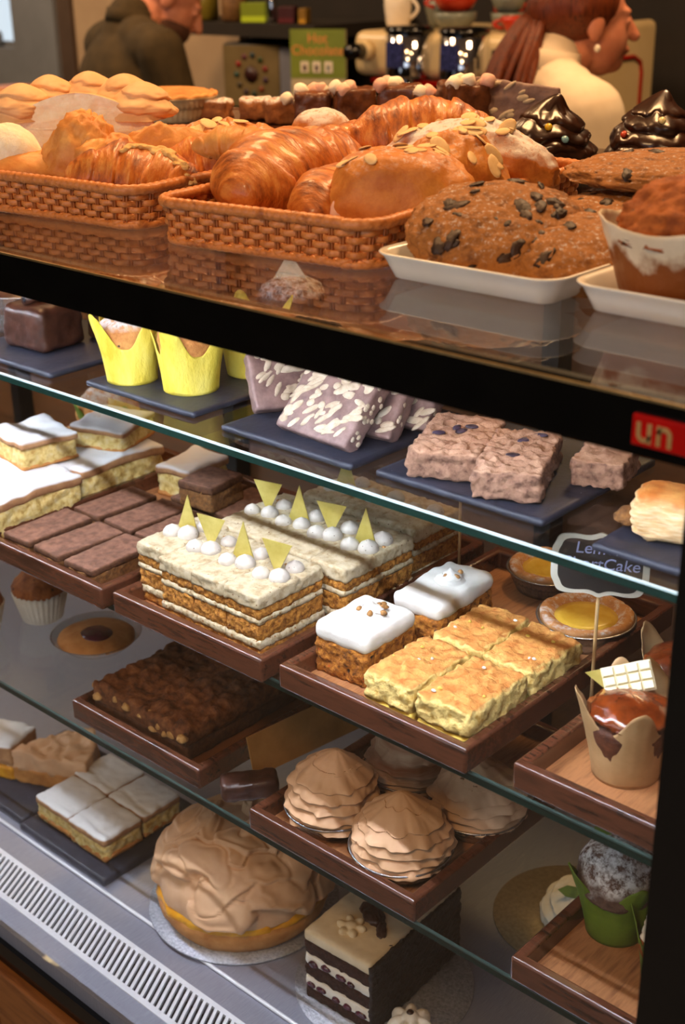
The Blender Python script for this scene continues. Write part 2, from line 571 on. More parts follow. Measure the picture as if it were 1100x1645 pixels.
m_muffin_dark = P('chocolate_muffin', [(60, 28, 14), (98, 52, 28)], sc=90, rough=0.6, bump=0.9, bsc=150)
m_muffin_dust = P('dusted_dark_muffin', [(70, 48, 40), (110, 84, 70)], sc=120, rough=0.8, bump=1.0, bsc=170, sugar=0.55, sugar_sc=140, sugar_min=0.1)
m_pastry = P('croissant_crust', [(104, 44, 10), (190, 106, 36), (222, 156, 78)], sc=42, rough=0.44, bump=0.7, bsc=75, spec=0.5, coat=0.18, stretch=(2.4, 0.7, 1))
m_pastry_pale = P('pale_pastry', [(190, 112, 44), (224, 164, 90)], sc=40, rough=0.5, bump=0.4, bsc=90)
m_almond_pastry = P('almond_pastry', [(176, 98, 34), (216, 142, 62)], sc=45, rough=0.5, bump=0.5, bsc=110, sugar=0.36, sugar_sc=160, sugar_min=0.55)
m_almond = P('almond_flake', [(222, 180, 120), (240, 210, 158)], sc=60, rough=0.6, bump=0.15)
m_puff = P('dusted_puff', [(158, 80, 24), (206, 128, 54)], sc=50, rough=0.5, bump=0.6, bsc=120, sugar=0.72, sugar_sc=140, sugar_min=0.45)
m_cheese = P('baked_cheese', [(206, 160, 92), (232, 196, 132)], sc=120, rough=0.6, bump=0.8, bsc=200)
m_cookie = P('cookie', [(98, 56, 20), (156, 100, 44), (130, 80, 32)], sc=80, rough=0.75, bump=1.0, bsc=120, sugar=0.3, sugar_sc=260, sugar_min=0.6)
m_cookie_dark = P('dark_cookie_chunk', [(34, 18, 12), (58, 34, 22)], sc=80, rough=0.5, bump=0.5)
m_bigmuffin = P('fruit_muffin', [(120, 56, 16), (176, 98, 38)], sc=90, rough=0.75, bump=1.0, bsc=140, speck=((40, 22, 10), 75, 0.2), crackle=True)
m_meringue = P('baked_meringue', [(212, 164, 116), (228, 186, 140)], sc=26, rough=0.62, bump=0.08, bsc=120, sss=0.0)
m_meringue_tan = P('coffee_meringue', [(206, 160, 120), (222, 180, 142)], sc=30, rough=0.55, bump=0.06, bsc=150)
m_meringue_cut = P('meringue_inside', [(238, 226, 200), (248, 242, 226)], sc=120, rough=0.8, bump=0.7, bsc=200)
m_meringue_brown = P('striped_meringue', [(214, 180, 146), (150, 88, 44)], sc=10, rough=0.55, bump=0.08, stretch=(0.5, 0.5, 12))
m_crust = P('pie_crust', [(176, 112, 52), (206, 146, 82)], sc=60, rough=0.7, bump=0.5, bsc=130)
m_crust_dust = P('dusted_pie_crust', [(170, 112, 62), (200, 146, 90)], sc=60, rough=0.7, bump=0.5, bsc=130, sugar=0.42, sugar_sc=90, sugar_min=0.3)
m_custard = P('lemon_custard', [(206, 166, 44), (228, 194, 80)], sc=40, rough=0.25, bump=0.15, coat=0.4)
m_curd = P('lemon_curd', [(206, 132, 8), (232, 170, 30)], sc=70, rough=0.3, bump=0.4, coat=0.3)
m_sugar_top = P('sugar_dusted_crust', [(150, 104, 70), (186, 140, 96)], sc=60, rough=0.85, bump=0.35, bsc=200, sugar=0.93, sugar_sc=70, sugar_min=0.25)
m_apple = P('apple_filling', [(176, 134, 62), (222, 194, 120), (232, 214, 164)], sc=120, rough=0.55, bump=0.9, bsc=150)
m_crumble = P('cocoa_crumble', [(62, 34, 18), (120, 72, 42), (150, 98, 58)], sc=90, rough=0.85, bump=1.0, bsc=140, crackle=True)
m_crumblepale = P('pale_crumble_edge', [(170, 120, 66), (214, 172, 110)], sc=140, rough=0.85, bump=1.0, bsc=170)
m_bfsponge = P('chocolate_sponge', [(34, 16, 10), (72, 38, 26)], sc=240, rough=0.9, bump=1.0, bsc=360, crackle=True)
m_bfshavings = P('chocolate_shavings', [(20, 12, 8), (48, 32, 22)], sc=240, rough=0.6, bump=1.0, bsc=300, crackle=True)
m_bfcream = P('whipped_cream', [(232, 220, 200), (246, 238, 224)], sc=120, rough=0.55, bump=0.5, bsc=180)
m_bftop = P('cream_top', [(214, 190, 150), (234, 214, 178)], sc=40, rough=0.5, bump=0.15, bsc=90)
m_cherry = P('cherry_filling', [(44, 8, 22), (84, 18, 44)], sc=60, rough=0.15, bump=0.3, coat=0.5)
m_whitechoc = P('white_chocolate', [(240, 228, 188), (248, 240, 206)], sc=50, rough=0.35, bump=0.05)
m_rattan = P('rattan', [(150, 82, 34), (204, 128, 66), (180, 106, 50)], sc=90, rough=0.42, bump=0.3, bsc=200, spec=0.5)
m_rattan_dark = P('rattan_stake', [(128, 68, 28), (176, 102, 48)], sc=90, rough=0.45, bump=0.3, bsc=200)
m_melamine = P('white_melamine', [(226, 222, 212), (234, 230, 222)], sc=10, rough=0.22, bump=0.03, coat=0.3)
m_stick = P('bamboo_stick', [(190, 150, 100), (212, 176, 124)], sc=40, rough=0.6, bump=0.1)
m_board_black = P('chalkboard', [(40, 34, 32), (52, 44, 40)], sc=50, rough=0.7, bump=0.05)
m_board_edge = P('sign_border', [(202, 196, 180), (216, 210, 196)], sc=40, rough=0.7, bump=0.1)
m_chalk = P('chalk_ink', [(150, 156, 206), (176, 180, 222)], sc=90, rough=0.8, bump=0.2)
m_red = P('red_enamel', [(150, 10, 6), (180, 18, 10)], sc=20, rough=0.15, bump=0, coat=0.6)
m_brass = P('brushed_brass', [(196, 150, 84), (224, 184, 120)], sc=60, rough=0.3, bump=0, metal=0.7)
m_marsh_pink = P('pink_marshmallow', [(226, 170, 150), (238, 196, 176)], sc=60, rough=0.7, bump=0.2)
m_marsh_white = P('white_marshmallow', [(236, 222, 200), (246, 236, 218)], sc=60, rough=0.7, bump=0.2)
m_rocky = P('milk_chocolate', [(70, 34, 16), (122, 72, 40)], sc=80, rough=0.35, bump=0.5, bsc=110, coat=0.2)
m_pistachio = P('green_pistachio', [(140, 130, 40), (176, 164, 62)], sc=120, rough=0.7, bump=0.6)
m_card = P('kraft_card', [(150, 106, 52), (178, 130, 70)], sc=30, rough=0.7, bump=0.1)
m_leaf = P('mint_leaf', [(70, 96, 30), (110, 136, 50)], sc=90, rough=0.5, bump=0.3)
m_berry = P('dark_berry', [(70, 8, 10), (140, 16, 16)], sc=60, rough=0.2, bump=0.4, coat=0.4)
m_chrome = P('chrome', [(200, 200, 205), (214, 214, 220)], rough=0.08, bump=0, metal=1.0)
m_machine = P('cream_enamel', [(214, 188, 138), (222, 198, 150)], sc=10, rough=0.3, bump=0)
m_screen = P('dark_screen', [(20, 22, 34), (30, 32, 46)], rough=0.15, bump=0)
m_ceramic = P('white_ceramic', [(228, 214, 190), (236, 224, 204)], rough=0.25, bump=0)
m_ceramic_grey = P('grey_ceramic', [(110, 116, 104), (126, 130, 116)], rough=0.3, bump=0)
m_ceramic_red = P('red_ceramic', [(176, 44, 20), (190, 56, 28)], rough=0.25, bump=0)
m_wall = P('beige_plaster', [(168, 138, 104), (180, 150, 114)], sc=6, rough=0.9, bump=0.1, bsc=80)
m_walldark = P('dark_wall', [(30, 24, 18), (38, 30, 22)], sc=4, rough=0.8, bump=0.05)
m_wallgrey = P('grey_panel', [(112, 112, 112), (126, 126, 126)], sc=4, rough=0.7, bump=0.03)
m_walltrim = P('brown_trim', [(74, 56, 42), (86, 66, 50)], sc=8, rough=0.7, bump=0.05)
m_floor = P('floor_tile', [(96, 84, 70), (112, 98, 82)], sc=3, rough=0.6, bump=0.05)
m_ceiling = P('ceiling_paint', [(190, 176, 154), (200, 186, 164)], sc=3, rough=0.9, bump=0)
m_skin = P('skin', [(190, 116, 86), (206, 136, 104)], sc=30, rough=0.5, bump=0.06)
m_jacket = P('olive_jacket', [(58, 46, 24), (76, 60, 32)], sc=20, rough=0.9, bump=0.2, bsc=160)
m_coat = P('white_cotton', [(226, 206, 176), (236, 218, 190)], sc=14, rough=0.85, bump=0.12, bsc=160)
m_hair = P('auburn_hair', [(70, 28, 10), (120, 54, 22), (44, 18, 8)], sc=60, rough=0.45, bump=0.7, bsc=90, stretch=(3, 3, 0.25))
m_hairdark = P('dark_hair', [(30, 18, 12), (52, 32, 20)], sc=60, rough=0.5, bump=0.6, bsc=120)
m_beard = P('beard_stubble', [(58, 32, 20), (90, 54, 36)], sc=120, rough=0.8, bump=0.5, bsc=300)
m_led = emis('led_tube', (0.80, 0.86, 1.0, 1), 166.0)
m_greenled = emis('green_led', (0.1, 1.0, 0.25, 1), 2.0)
m_redled = emis('red_led', (1.0, 0.12, 0.1, 1), 1.5)
m_glint_dim = P('painted_glint_dim', [(40, 58, 54), (54, 74, 70)], sc=20, rough=0.35, bump=0, spec=0.6)  # dimmer copy for the lower shelves, where less lamp light arrives
m_glint = P('painted_glint_bright', [(170, 186, 186), (190, 204, 204)], sc=20, rough=0.35, bump=0, spec=0.8)  # lamp highlight along the top shelf's glass edge, put into the colour
# ------------------------------------------------------------------ the room
def struct(name, boxes, mat):
    b = MB()
    for q in boxes:
        b.box(*q)
    o = b.build(name, mat, smooth=False)
    o['kind'] = 'structure'
    return o


struct('floor', [(-7.2, 2.6, -3.3, 4.0, -0.1, 0.0)], m_floor)
struct('ceiling', [(-7.2, 2.6, -3.3, 4.0, 2.9, 3.0)], m_ceiling)
struct('wall_right', [(2.5, 2.6, -3.2, 3.9, 0, 2.9)], m_wall)
struct('wall_left', [(-7.2, -7.1, -3.2, 3.9, 0, 2.9)], m_wallgrey)
# shop front with a wide opening to the street
struct('wall_front', [(-7.1, -3.2, -3.3, -3.2, 0, 2.9), (2.0, 2.5, -3.3, -3.2, 0, 2.9), (-3.2, 2.0, -3.3, -3.2, 0, 0.6), (-3.2, 2.0, -3.3, -3.2, 2.4, 2.9)], m_walldark)
# back wall: dark behind the bar, pale behind the man, window at the far end
struct('wall_back', [(-3.75, 2.5, 2.9, 3.0, 0, 2.9)], m_walldark)
struct('wall_back_pale', [(-4.74, -3.75, 2.86, 3.0, 0, 2.9)], m_wall)
struct('trim_1', [(-4.83, -4.74, 2.84, 3.0, 0, 2.9)], m_walltrim)
struct('wall_back_grey', [(-5.135, -4.83, 2.82, 3.0, 0, 2.9), (-7.1, -6.6, 2.82, 3.0, 0, 2.9), (-6.6, -5.135, 2.82, 3.0, 0, 1.23), (-6.6, -5.135, 2.82, 3.0, 2.3, 2.9)], m_wallgrey)
w_ = struct('window_1', [(-6.6, -6.56, 2.9, 2.95, 1.23, 2.3), (-5.145, -5.135, 2.9, 2.95, 1.23, 2.3), (-6.6, -5.135, 2.9, 2.95, 2.26, 2.3), (-6.6, -5.135, 2.9, 2.95, 1.23, 1.25)], m_wallgrey)
MB().box(-6.56, -5.145, 2.92, 2.926, 1.25, 2.26).build('pane', m_glass, w_, False)

# ------------------------------------------------------------------ display case
CX0, CX1 = -2.4, 0.30
case = thing('display_case', 'glass fronted refrigerated bakery display case with black trim and three shelves', 'display case', (0, 0, 0))
# glazed top, black printed front margin, front pane with black printed band and upright
b = MB(); b.box(CX0, CX1, GLASS_Y, 0.74, ZT - 0.006, ZT); tg = b.build('top_glass', m_glass, case, False)
MB().box(CX0, CX1, GLASS_Y, -0.0485, ZT - 0.016, ZT - 0.0065).build('front_margin', m_blackmat, case, False)
MB().box(CX0, CX1, -0.0500, -0.0487, 1.3375, ZT - 0.0155).build('added_light_baffle', m_blackmat, case, False)  # unseen baffle added to keep the tube's light off the baskets
MB().box(CX0, CX1, GLASS_Y, GLASS_Y + 0.006, 0.556, 1.3366).build('front_glass', m_glass, case, False)
MB().box(CX0, CX1, GLASS_Y - 0.002, GLASS_Y + 0.008, 1.3366, ZT - 0.0005).build('front_band', m_black, case, False)
b = MB(); b.box(CX0, CX1, GLASS_Y - 0.0026, GLASS_Y - 0.0006, ZT - 0.0014, ZT + 0.0002); b.build('band_edge', P('brass_edge', [(150, 124, 80), (190, 160, 106)], rough=0.25, bump=0, metal=0.8), case, False)
MB().box(-0.3095, -0.17, GLASS_Y - 0.0015, GLASS_Y + 0.012, 0.5, 1.3366).build('upright', m_black, case, False)
# lamp under the front edge
b = MB(); b.tube([(CX0 + 0.1, -0.060, 1.3425), (-0.30, -0.060, 1.3425)], 0.0055, 10); b.build('lamp_tube', m_led, case)
# inside back and ends
MB().box(CX0, CX1, 0.62, 0.64, 0.40, ZT - 0.006).build('back_panel', m_wood_panel, case, False)
MB().box(CX0 - 0.02, CX0, GLASS_Y, 0.64, 0.40, ZT - 0.006).build('end_panel', m_wood_panel, case, False)
MB().box(CX1, CX1 + 0.02, GLASS_Y, 0.64, 0.40, ZT - 0.006).build('end_panel', m_wood_panel, case, False)
MB().box(CX0, CX1, 0.64, 0.74, 0.0, ZT - 0.006).build('rear_counter', m_blackmat, case, False)
for (z, y) in ((Z1, 0.07), (Z2, 0.03), (Z3, 0.03)):
    s = MB().box(CX0, CX1, y + 0.0008, 0.62, z - 0.008, z).build('glass_shelf', m_glass_shelf, case, False)
    b = MB(); b.box(CX0, CX1, y - 0.0012, y + 0.0008, z - 0.008, z)
    b.build('shelf_edge', m_glass_edge, s, False)
    MB().box(CX0, CX1, y - 0.0016, y + 0.0012, z - 0.0012, z + 0.0003).build('painted_glint', m_glint if y > 0.05 else m_glint_dim, s, False)  # pale strip paints the lamp's glint on the edge, dimmer on lower shelves
for x in (-2.0, -1.42, -0.84, -0.26):
    MB().box(x - 0.012, x + 0.012, 0.59, 0.62, ZD, ZT - 0.01).build('shelf_upright', m_blackmat, case, False)
# steel deck: raised display tray, front channel, slotted air grille
b = MB(); b.box(CX0, CX1, 0.0407, 0.62, 0.40, ZD); b.box(CX0, CX1, 0.004, 0.0407, 0.42, ZD - 0.004); b.build('deck', m_steel, case, False)
b = MB(); b.tube([(CX0, 0.0395, ZD - 0.0015), (CX1, 0.0395, ZD - 0.0015)], 0.0022, 8); b.build('deck_lip', m_grille, case)
b = MB(); b.box(CX0, CX1, -0.074, -0.0505, 0.52, ZD - 0.001); b.build('front_channel', m_steel, case, False)
MB().box(CX0, CX1, -0.0505, 0.004, 0.42, ZD - 0.03).build('air_duct', m_dark, case, False)
b = MB()
gz0, gz1 = ZD - 0.003, ZD + 0.0005
b.box(CX0, -0.2, -0.0505, -0.0435, gz0, gz1); b.box(CX0, -0.2, -0.002, 0.004, gz0, gz1)
pit, wbar, sl = 0.0088, 0.0044, -0.0215
x = -2.2
while x < -0.22:
    V = [(x, -0.0436, gz0), (x + wbar, -0.0436, gz0), (x + wbar + sl, -0.0018, gz0), (x + sl, -0.0018, gz0)]
    V += [(v[0], v[1], gz1) for v in V]
    b.add(V, [(3, 2, 1, 0), (4, 5, 6, 7), (0, 1, 5, 4), (1, 2, 6, 5), (2, 3, 7, 6), (3, 0, 4, 7)])
    x += pit
b.build('air_grille', m_grille, case, False)
MB().box(CX0, CX1, -0.079, -0.074, 0.535, 0.5555).build('base_strip', m_steel, case, False)
MB().box(CX0, CX1, -0.075, 0.62, 0.10, 0.40).build('machine_housing', m_blackmat, case, False)
MB().box(CX0, CX1, -0.085, -0.075, 0.505, 0.535).build('base_band', m_black, case, False)
b = MB(); b.box(CX0, CX1, -0.095, -0.075, 0.425, 0.500); b.build('plinth_rail', m_wood_plinth, case, False, bevel=0.003)
b = MB()
for k in range(28):
    b.box(CX0 + k * 0.0964, CX0 + k * 0.0964 + 0.093, -0.088, -0.075, 0.0, 0.425)
b.build('plinth_boards', m_wood_plinth, case, False, bevel=0.002)

# red badge with gold letters on the black band
bx0 = -0.3445
badge = MB().box(bx0, bx0 + 0.085, -0.0035, 0.0, 0, 0.0185).build('badge', m_red, case, False, loc=(0, GLASS_Y - 0.002, 1.3437), bevel=0.0012)
b = MB()
y0, y1 = -0.0042, -0.0034


def arc(cx, cz, r0, r1, a0, a1, n=10):
    for k in range(n):
        t0, t1 = a0 + (a1 - a0) * k / n, a0 + (a1 - a0) * (k + 1) / n
        V = []
        for yy in (y0, y1):
            for (r, t) in ((r0, t0), (r1, t0), (r1, t1), (r0, t1)):
                V.append((cx + r * math.cos(t), yy, cz + r * math.sin(t)))
        b.add(V, [(0, 1, 2, 3), (7, 6, 5, 4), (0, 4, 5, 1), (1, 5, 6, 2), (2, 6, 7, 3), (3, 7, 4, 0)])


lx = bx0 + 0.0035
for k, ch in enumerate('un'):
    xo = lx + k * 0.0125
    if ch == 'u':
        b.box(xo, xo + 0.0026, y0, y1, 0.0075, 0.0145)
        arc(xo + 0.0047, 0.0075, 0.0021, 0.0047, PI, 2 * PI)
        b.box(xo + 0.0068, xo + 0.0094, y0, y1, 0.0028, 0.0145)
    else:
        b.box(xo, xo + 0.0026, y0, y1, 0.0028, 0.0145)
        arc(xo + 0.0047, 0.0098, 0.0021, 0.0047, 0, PI)
        b.box(xo + 0.0068, xo + 0.0094, y0, y1, 0.0028, 0.0098)
b.build('badge_letters', m_brass, badge, False, loc=(0, 0, 0))


# ------------------------------------------------------------------ trays and slates
def tray(x0, x1, y0, y1, z, label, floor=None, h=0.025):
    t = thing('wooden_tray', label, 'tray', ((x0 + x1) / 2, (y0 + y1) / 2, z), group='walnut trays')
    w, d, th = (x1 - x0) / 2, (y1 - y0) / 2, 0.0105
    MB().box(-w + th * 0.5, w - th * 0.5, -d + th * 0.5, d - th * 0.5, 0.001, 0.006).build('base', floor or m_wood_light, t, False)
    b = MB()
    o_ = [(-w, -d), (w, -d), (w, d), (-w, d)]
    i_ = [(-w + th, -d + th), (w - th, -d + th), (w - th, d - th), (-w + th, d - th)]
    V = []
    for z_ in (0.0, h):
        V += [(p[0], p[1], z_) for p in o_] + [(p[0], p[1], z_) for p in i_]
    F = []
    for k in range(4):
        j = (k + 1) % 4
        F += [(k, j, 8 + j, 8 + k), (4 + j, 4 + k, 12 + k, 12 + j), (8 + k, 8 + j, 12 + j, 12 + k), (j, k, 4 + k, 4 + j)]
    b.add(V, F)
    b.build('frame', m_wood_tray, t, True, bevel=0.0028, seg=3)
    return t


def slate(x0, x1, y0, y1, z, label, seed=0, th=0.006, rz=0.0):
    w, d = x1 - x0, y1 - y0
    V, F, s = softbox(w, d, th, 0.0016, 0.005, 0.0, 60, seed)
    n = fbm(np.c_[V[:, :2] * 60, np.full(len(V), seed * 3.1)], seed, 3)
    ed = (np.abs(V[:, 0]) > w / 2 - 0.004) | (np.abs(V[:, 1]) > d / 2 - 0.004)
    V[:, 0] += np.where(ed, n * 0.0011, 0); V[:, 1] += np.where(ed, n * 0.0011, 0)
    o = make('slate_board', V, F, m_slate, loc=((x0 + x1) / 2, (y0 + y1) / 2, z), rot=(0, 0, rz))
    return tag(o, label, 'slate', 'slate boards')


tray(-1.435, -1.215, 0.015, 0.33, Z2, 'walnut tray under the sugar dusted apple strudel slices on the middle shelf')
tray(-1.2075, -0.991, 0.012, 0.33, Z2, 'walnut tray of dark brownie bars on the middle shelf')
tray(-0.978, -0.762, 0.016, 0.36, Z2, 'walnut tray carrying the coffee cake slices with gold triangles')
tray(-0.746, -0.532, 0.022, 0.36, Z2, 'walnut tray with carrot cakes, lemon squares and two foil tarts')
tray(-0.494, -0.280, 0.033, 0.35, Z2, 'walnut tray holding the caramel muffins in brown paper beside the black upright')
tray(-1.103, -0.887, 0.037, 0.36, Z3, 'walnut tray with the chocolate crumble slab on the lowest glass shelf', floor=m_wood_panel)
tray(-0.801, -0.588, 0.026, 0.35, Z3, 'walnut tray holding four swirled meringue tarts on the lowest glass shelf')
tray(-0.484, -0.270, 0.027, 0.35, Z3, 'mostly empty walnut tray with green wrapped cakes on the lowest glass shelf')
slate(-1.325, -1.153, 0.090, 0.26, Z1, 'slate board under the chocolate covered cake on the top shelf', 1)
slate(-1.105, -0.934, 0.101, 0.27, Z1, 'slate board with yellow wrapped muffins on the top shelf', 2)
slate(-0.888, -0.720, 0.096, 0.27, Z1, 'slate board under the chocolate biscuit slices on the top shelf', 3)
slate(-0.696, -0.522, 0.102, 0.28, Z1, 'slate board under the pale brownies on the top shelf', 4)
slate(-0.470, -0.300, 0.092, 0.26, Z1, 'slate board under the flaky pastry at the right end of the top shelf', 5)
slate(-1.400, -1.2665, 0.049, 0.22, ZD, 'slate board on the steel deck under the mango slice and meringue wedge', 6, th=0.010)
slate(-1.2625, -1.088, 0.043, 0.22, ZD, 'slate board on the steel deck under four apple squares', 7, th=0.010)
# ------------------------------------------------------------------ shape builders for the food
def sbox(name, w, d, h, mats, parent=None, loc=(0, 0, 0), rot=None, top_mat=False, **k):
    V, F, s = softbox(w, d, h, **k)
    if top_mat and isinstance(mats, list):
        fm = [1 if q == 1 else 0 for q in s]
        return make(name, V, F, mats, fm, parent, loc=loc, rot=rot)
    return make(name, V, F, mats, None, parent, loc=loc, rot=rot)


def swirl(name, r0, h, mat, turns=5, amp=0.18, wav=0.25, seed=0, nth=110, nz=110, tip=0.012, prof=(1.6, 0.7), a0=0.0, a1=2 * PI, parent=None, loc=(0, 0, 0), rot=None, lean=0.0, cutmat=None, ruf=0.0, z0=0.0, droop=0.25, starts=1, rounded=False, flute=0.0):
    """soft piped or spread mound with overlapping folds"""
    full = abs(a1 - a0 - 2 * PI) < 1e-6
    th = np.linspace(a0, a1, nth, endpoint=not full)
    T = np.linspace(0, 1, nz)
    TH, TT = np.meshgrid(th, T)
    tv, thv = TT.ravel(), TH.ravel()
    q = np.c_[np.cos(thv) * 1.6, np.sin(thv) * 1.6, tv * 3.0] + seed * 7.3
    n1 = fbm(q, seed, 2)
    n2 = fbm(q * 2.3 + 11, seed + 5, 2)
    ph = turns * tv + starts * thv / (2 * PI) + wav * n1 + 0.05 * np.sin(5 * thv + seed)
    s = ph - np.floor(ph)
    lip = np.where(s < 0.14, np.sin(np.clip(s / 0.14, 0, 1) * PI / 2), (1 - np.clip((s - 0.14) / 0.86, 0, 1)) ** 0.9)
    if rounded:
        lip = np.abs(np.sin(PI * s)) ** 0.75
    base = np.clip(1 - tv ** prof[0], 0, 1) ** prof[1]
    fade = np.clip((1 - tv) * 5, 0, 1)
    r = r0 * (base * (1 - amp * 0.6) + amp * lip * (0.75 + 0.5 * n2 * base) * fade * (0.38 + 0.62 * base))
    if flute:
        up = np.clip((tv - 0.35) / 0.35, 0, 1)
        r = r * (1 + flute * up * np.sin(9 * thv + 7 * tv + 0.8 * n1))
    if ruf:
        r = r + r0 * ruf * np.sin(thv * 17 + 6 * n2 + 9 * tv) * lip * fade
    z = z0 + h * tv - h / max(turns, 1) * droop * lip * fade
    z = np.maximum(z, z0 - 0.002)
    x, y = r * np.cos(thv), r * np.sin(thv)
    tipk = np.clip((tv - 0.86) / 0.14, 0, 1)
    x = x + lean * tipk ** 2 * r0
    z = z + tip * tipk ** 2
    V = np.c_[x, y, z]
    F = grid_faces(nth, nz, full)
    mats, fm = [mat], None
    if full:
        F.append(tuple(range(nth - 1, -1, -1)))
    else:
        fm = [0] * len(F)
        L0 = [k * nth for k in range(nz)]
        L1 = [k * nth + nth - 1 for k in range(nz)]
        # flat cut face made of strips across the two profile edges
        M_ = 24
        off = len(V)
        P0, P1 = V[L0], V[L1]
        cut = []
        for k in range(nz):
            for j in range(M_ + 1):
                w = j / M_
                cut.append(P0[k] * (1 - w) + P1[k] * w)
        cut = np.array(cut)
        nrm = np.array([0, -1.0, 0])
        nn = fbm(cut * 90, seed + 3, 3)
        edge = np.array([min(j, M_ - j) / M_ for k in range(nz) for j in range(M_ + 1)])
        cut = cut + nrm[None] * (nn * 0.004 * np.clip(edge * 5, 0, 1))[:, None]
        V = np.vstack([V, cut])
        f2 = grid_faces(M_ + 1, nz, False, off)
        F += [tuple(reversed(f)) for f in f2]
        fm += [1] * len(f2)
        mats = [mat, cutmat or mat]
    return make(name, V, F, mats, fm, parent, loc=loc, rot=rot)


def surf(o):
    """finds points on top of a finished mesh"""
    from mathutils.bvhtree import BVHTree
    return BVHTree.FromPolygons([v.co for v in o.data.vertices], [tuple(p.vertices) for p in o.data.polygons])


def drop(tree, x, y, z=1.0):
    hit, nrm, _i, _d = tree.ray_cast(Vector((x, y, z)), Vector((0, 0, -1)))
    return hit, nrm


def strokes(name, r0, h, mat, n=34, seed=0, amp=0.007, parent=None, loc=(0, 0, 0), prof=(2.2, 0.6), nth=240, nz=200):
    """dome covered in overlapping spatula strokes"""
    th = np.linspace(0, 2 * PI, nth, endpoint=False)
    T = np.linspace(0, 1, nz) ** 0.9
    TH, TT = np.meshgrid(th, T)
    tv, thv = TT.ravel(), TH.ravel()
    base = np.clip(1 - tv ** prof[0], 0, 1) ** prof[1]
    x, y, z = r0 * base * np.cos(thv), r0 * base * np.sin(thv), h * tv
    B = np.c_[x, y, z]
    N = np.c_[x / r0 ** 2, y / r0 ** 2, (z + 0.01) / h ** 2 * 0.9]
    N /= np.linalg.norm(N, axis=1)[:, None]
    rnd = random.Random(seed)
    H = 0.25 * fbm(B * 40, seed, 2)
    warp = np.c_[fbm(B * 42 + 5, seed + 1, 2), fbm(B * 42 + 19, seed + 2, 2), fbm(B * 42 + 41, seed + 3, 2)] * 0.010
    Bw = B + warp
    for k in range(n):
        a, e = rnd.uniform(0, 2 * PI), rnd.uniform(0.02, 0.95) ** 0.8
        bb = (1 - e ** prof[0]) ** prof[1]
        c = np.array([r0 * bb * math.cos(a), r0 * bb * math.sin(a), h * e])
        nn = np.array([c[0] / r0 ** 2, c[1] / r0 ** 2, (c[2] + 0.01) / h ** 2 * 0.9]); nn /= np.linalg.norm(nn)
        u = np.cross([0, 0, 1.0], nn); u /= np.linalg.norm(u) + 1e-9
        v = np.cross(nn, u)
        an = rnd.gauss(0, 0.5)
        u, v = u * math.cos(an) + v * math.sin(an), v * math.cos(an) - u * math.sin(an)
        d = Bw - c
        lu, lv = rnd.uniform(0.026, 0.044) * r0 / 0.1, rnd.uniform(0.015, 0.023) * r0 / 0.1
        du, dv = d @ u / lu, d @ v / lv
        q = du ** 2 + (dv + 0.25 * du ** 2) ** 2
        ins = (q < 1) & (np.abs(d @ nn) < 0.05)
        hump = 0.55 + 0.55 * np.clip(1 - q, 0, 1) ** 0.35 - 0.55 * np.clip(dv, -1, 1) + 0.10 * np.cos(q * 9)
        edge = np.clip((1 - q) / 0.16, 0, 1) ** 0.6
        H = np.where(ins, H * (1 - edge) + edge * (hump * 0.9 + 0.25 * rnd.random()), H)
    V = B + N * (H * amp)[:, None]
    fall = np.clip(1 - tv * 14, 0, 1)
    V[:, 2] -= fall * 0.006 * (0.5 + fbm(np.c_[np.cos(thv) * 3, np.sin(thv) * 3, tv * 0], seed + 7, 2))
    F = grid_faces(nth, nz, True)
    F.append(tuple(range(nth - 1, -1, -1)))
    return make(name, V, F, mat, None, parent, loc=loc)


def croissant(name, mat, length=0.12, r0=0.03, bend=0.9, seg=4, seed=0, parent=None, loc=(0, 0, 0), rot=None, flat=0.7, label=None, cat='croissant', group=None):
    nu, nv = 90, 36
    u = np.linspace(-1, 1, nu)
    v = np.linspace(0, 2 * PI, nv, endpoint=False)
    VV, UU = np.meshgrid(v, u)
    uu, vv = UU.ravel(), VV.ravel()
    a = uu * bend
    R = length / (2 * math.sin(bend)) if bend > 0.05 else 0
    n = fbm(np.c_[uu * 3, np.cos(vv), np.sin(vv)] + seed * 3.7, seed, 3)
    sg = np.abs(uu) * seg * 0.85 + 0.30 * np.sin(vv + seed) * np.sign(uu) + 0.22 * n + 0.2
    fr = sg - np.floor(sg)
    step = 1 - fr
    rr = r0 * (np.clip(1 - np.abs(uu) ** 2.3, 0, 1) ** 0.62) * (0.90 + 0.14 * step) * (1 + 0.16 * n) + 0.002
    rr = rr * (1 - 0.05 * np.exp(-(fr / 0.07) ** 2)) * (1 + 0.008 * np.sin(sg * 21 + 3 * n))
    if R:
        cx, cy = R * np.sin(a), R * np.cos(a) - R * math.cos(bend)
        tx, ty = np.cos(a), -np.sin(a)
    else:
        cx, cy, tx, ty = uu * length / 2, 0 * uu, 1 + 0 * uu, 0 * uu
    nx, ny = -ty, tx
    c, s_ = np.cos(vv), np.sin(vv)
    z = rr * s_ * (0.95)
    z = np.where(z < 0, z * flat, z)
    V = np.c_[cx + nx * rr * c, cy + ny * rr * c, z + r0 * flat * 0.86]
    V[:, 2] = np.maximum(V[:, 2], 0)
    F = grid_faces(nv, nu, True)
    F.append(tuple(range(nv - 1, -1, -1))); F.append(tuple(range((nu - 1) * nv, nu * nv)))
    o = make(name, V, F, mat, None, parent, loc=loc, rot=rot)
    if label:
        tag(o, label, cat, group)
    return o


